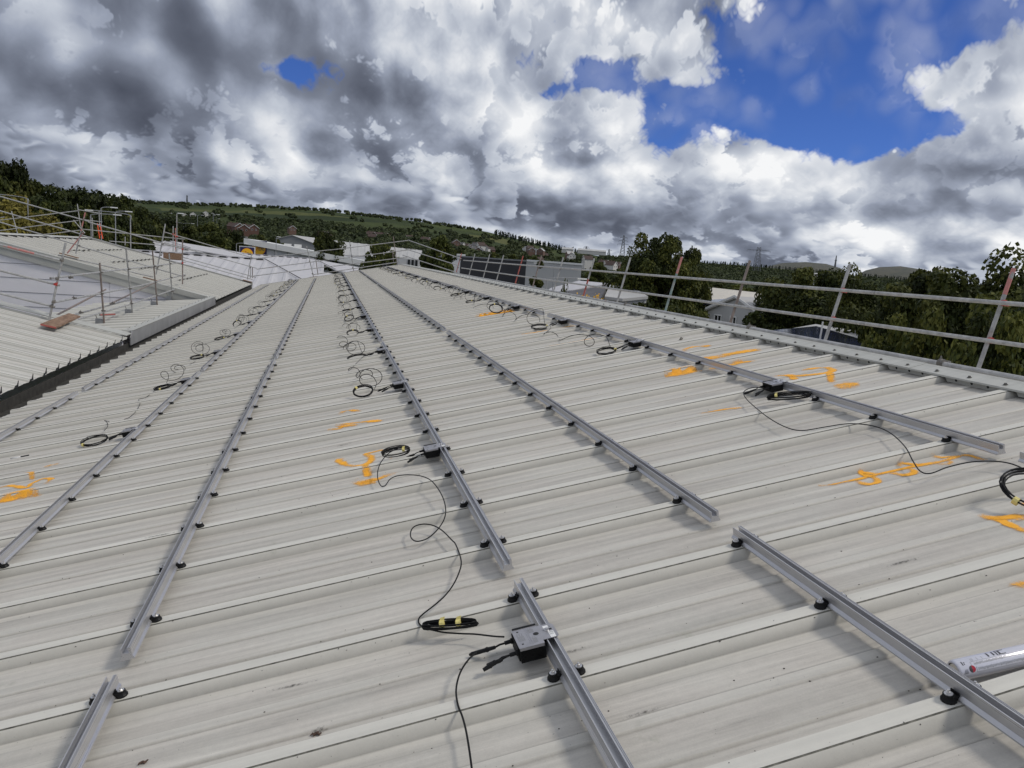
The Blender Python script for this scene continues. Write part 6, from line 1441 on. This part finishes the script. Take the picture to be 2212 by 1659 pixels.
tree('cone', 1166, 566, 62, 84, 'slim pointed tree before the dark and pale units'); tree('shrub', 1212, 618, 45, 60, 'leafy shrub right of the slim tree', cat='shrub', name='shrub'); tree('shrub', 1120, 622, 48, 50, 'leafy shrub left of the slim tree', cat='shrub', name='shrub')
tree('near_oak', 1425, 512, 58, 190, 'big dark oak rising highest behind the guard rail'); tree('near_ash', 1370, 545, 62, 110, 'left shoulder tree beside the big dark oak'); tree('near_oak', 1490, 540, 60, 110, 'right shoulder tree beside the big dark oak')
for x, y, D, w in [(1345, 700, 34, 110), (1410, 700, 34, 120), (1475, 712, 32, 110)]: tree('near_oak', x, y - 38, D, w * 1.9, 'low dark tree below the guard rail under the big oak', 'low trees under the big oak')
tree('near_oak', 1745, 586, 44, 260, 'broad dark tree behind the solar roof'); tree('near_ash', 1860, 596, 40, 200, 'dark tree right of the broad one behind the solar roof'); tree('near_oak', 1690, 612, 52, 150, 'dark tree between grey house and solar roof')
tree('near_ash', 2125, 566, 27, 340, 'tall green tree at the right edge behind the posts'); tree('near_oak', 1990, 588, 33, 260, 'green tree left of the tallest at the right edge'); tree('near_oak', 2245, 598, 22, 360, 'big dark tree cut by the right edge')
for x, y, D, w in [(1900, 690, 25, 160), (1960, 690, 22, 220), (2060, 680, 20, 260), (2160, 690, 18, 260), (2010, 655, 26, 240)]: tree('near_oak', x, y, D, w, 'low dark tree behind the ridge at right, %s' % {1900: 'leftmost of five', 1960: 'beside the solar roof', 2060: 'between the two nearest posts', 2160: 'at the nearest post', 2010: 'half hidden behind the others'}[x], 'lower trees at the right edge')
rng = random.Random(21)
for i in range(46):
    x = rng.uniform(1440, 2120); D = rng.uniform(110, 330); hy = 539.4 + 0.0734 * (x - 712); y = hy + 3 + rng.uniform(-4, 12) + (330 - D) * 0.04
    tree(rng.choice(['oak', 'ash']), x, y, D, 14000 / D * rng.uniform(0.9, 1.3), 'dark tree in the wooded valley beyond the right-hand guard rail', 'trees of the wooded valley at right')
for i in range(34):
    x = rng.uniform(560, 1300); D = rng.uniform(150, 300); hy = 539.4 + 0.0734 * (x - 712); y = hy - 14 + rng.uniform(-8, 10)
    tree(rng.choice(['oak', 'ash']), x, y, D, 11000 / D * rng.uniform(0.8, 1.2), 'dark tree in the belt behind the industrial units', 'belt of trees behind the units')
# yellow flowers behind the ridge
for x, y in ((1262, 646), (1288, 648)):
    p_ = at(x, y, D=24); t = thing('flowering_shrub', 'yellow flower spike behind the ridge, %s of two' % ('left' if x < 1270 else 'right'), 'shrub', (p_.x, p_.y, p_.z - 1.2)); b = MB(); b.path([(p_.x, p_.y, p_.z - 1.2), (p_.x + 0.05, p_.y, p_.z - 0.5), (p_.x, p_.y, p_.z)], 0.015, 'bark', 5); b.wbuild('stem', t)
    rg = np.random.default_rng(int(x)); c_ = np.array([p_.x, p_.y, p_.z - 0.10]) + rg.normal(0, 1, (120, 3)) * np.array([0.10, 0.10, 0.13]); v_, q_ = leafquads(c_, rg.normal(0, 1, (120, 3)), np.full(120, 0.05), rg)
    o = link('blossom', np_mesh('blossom', v_ - np.array([p_.x, p_.y, p_.z - 1.2]), q_, ['petal_yellow']), t)
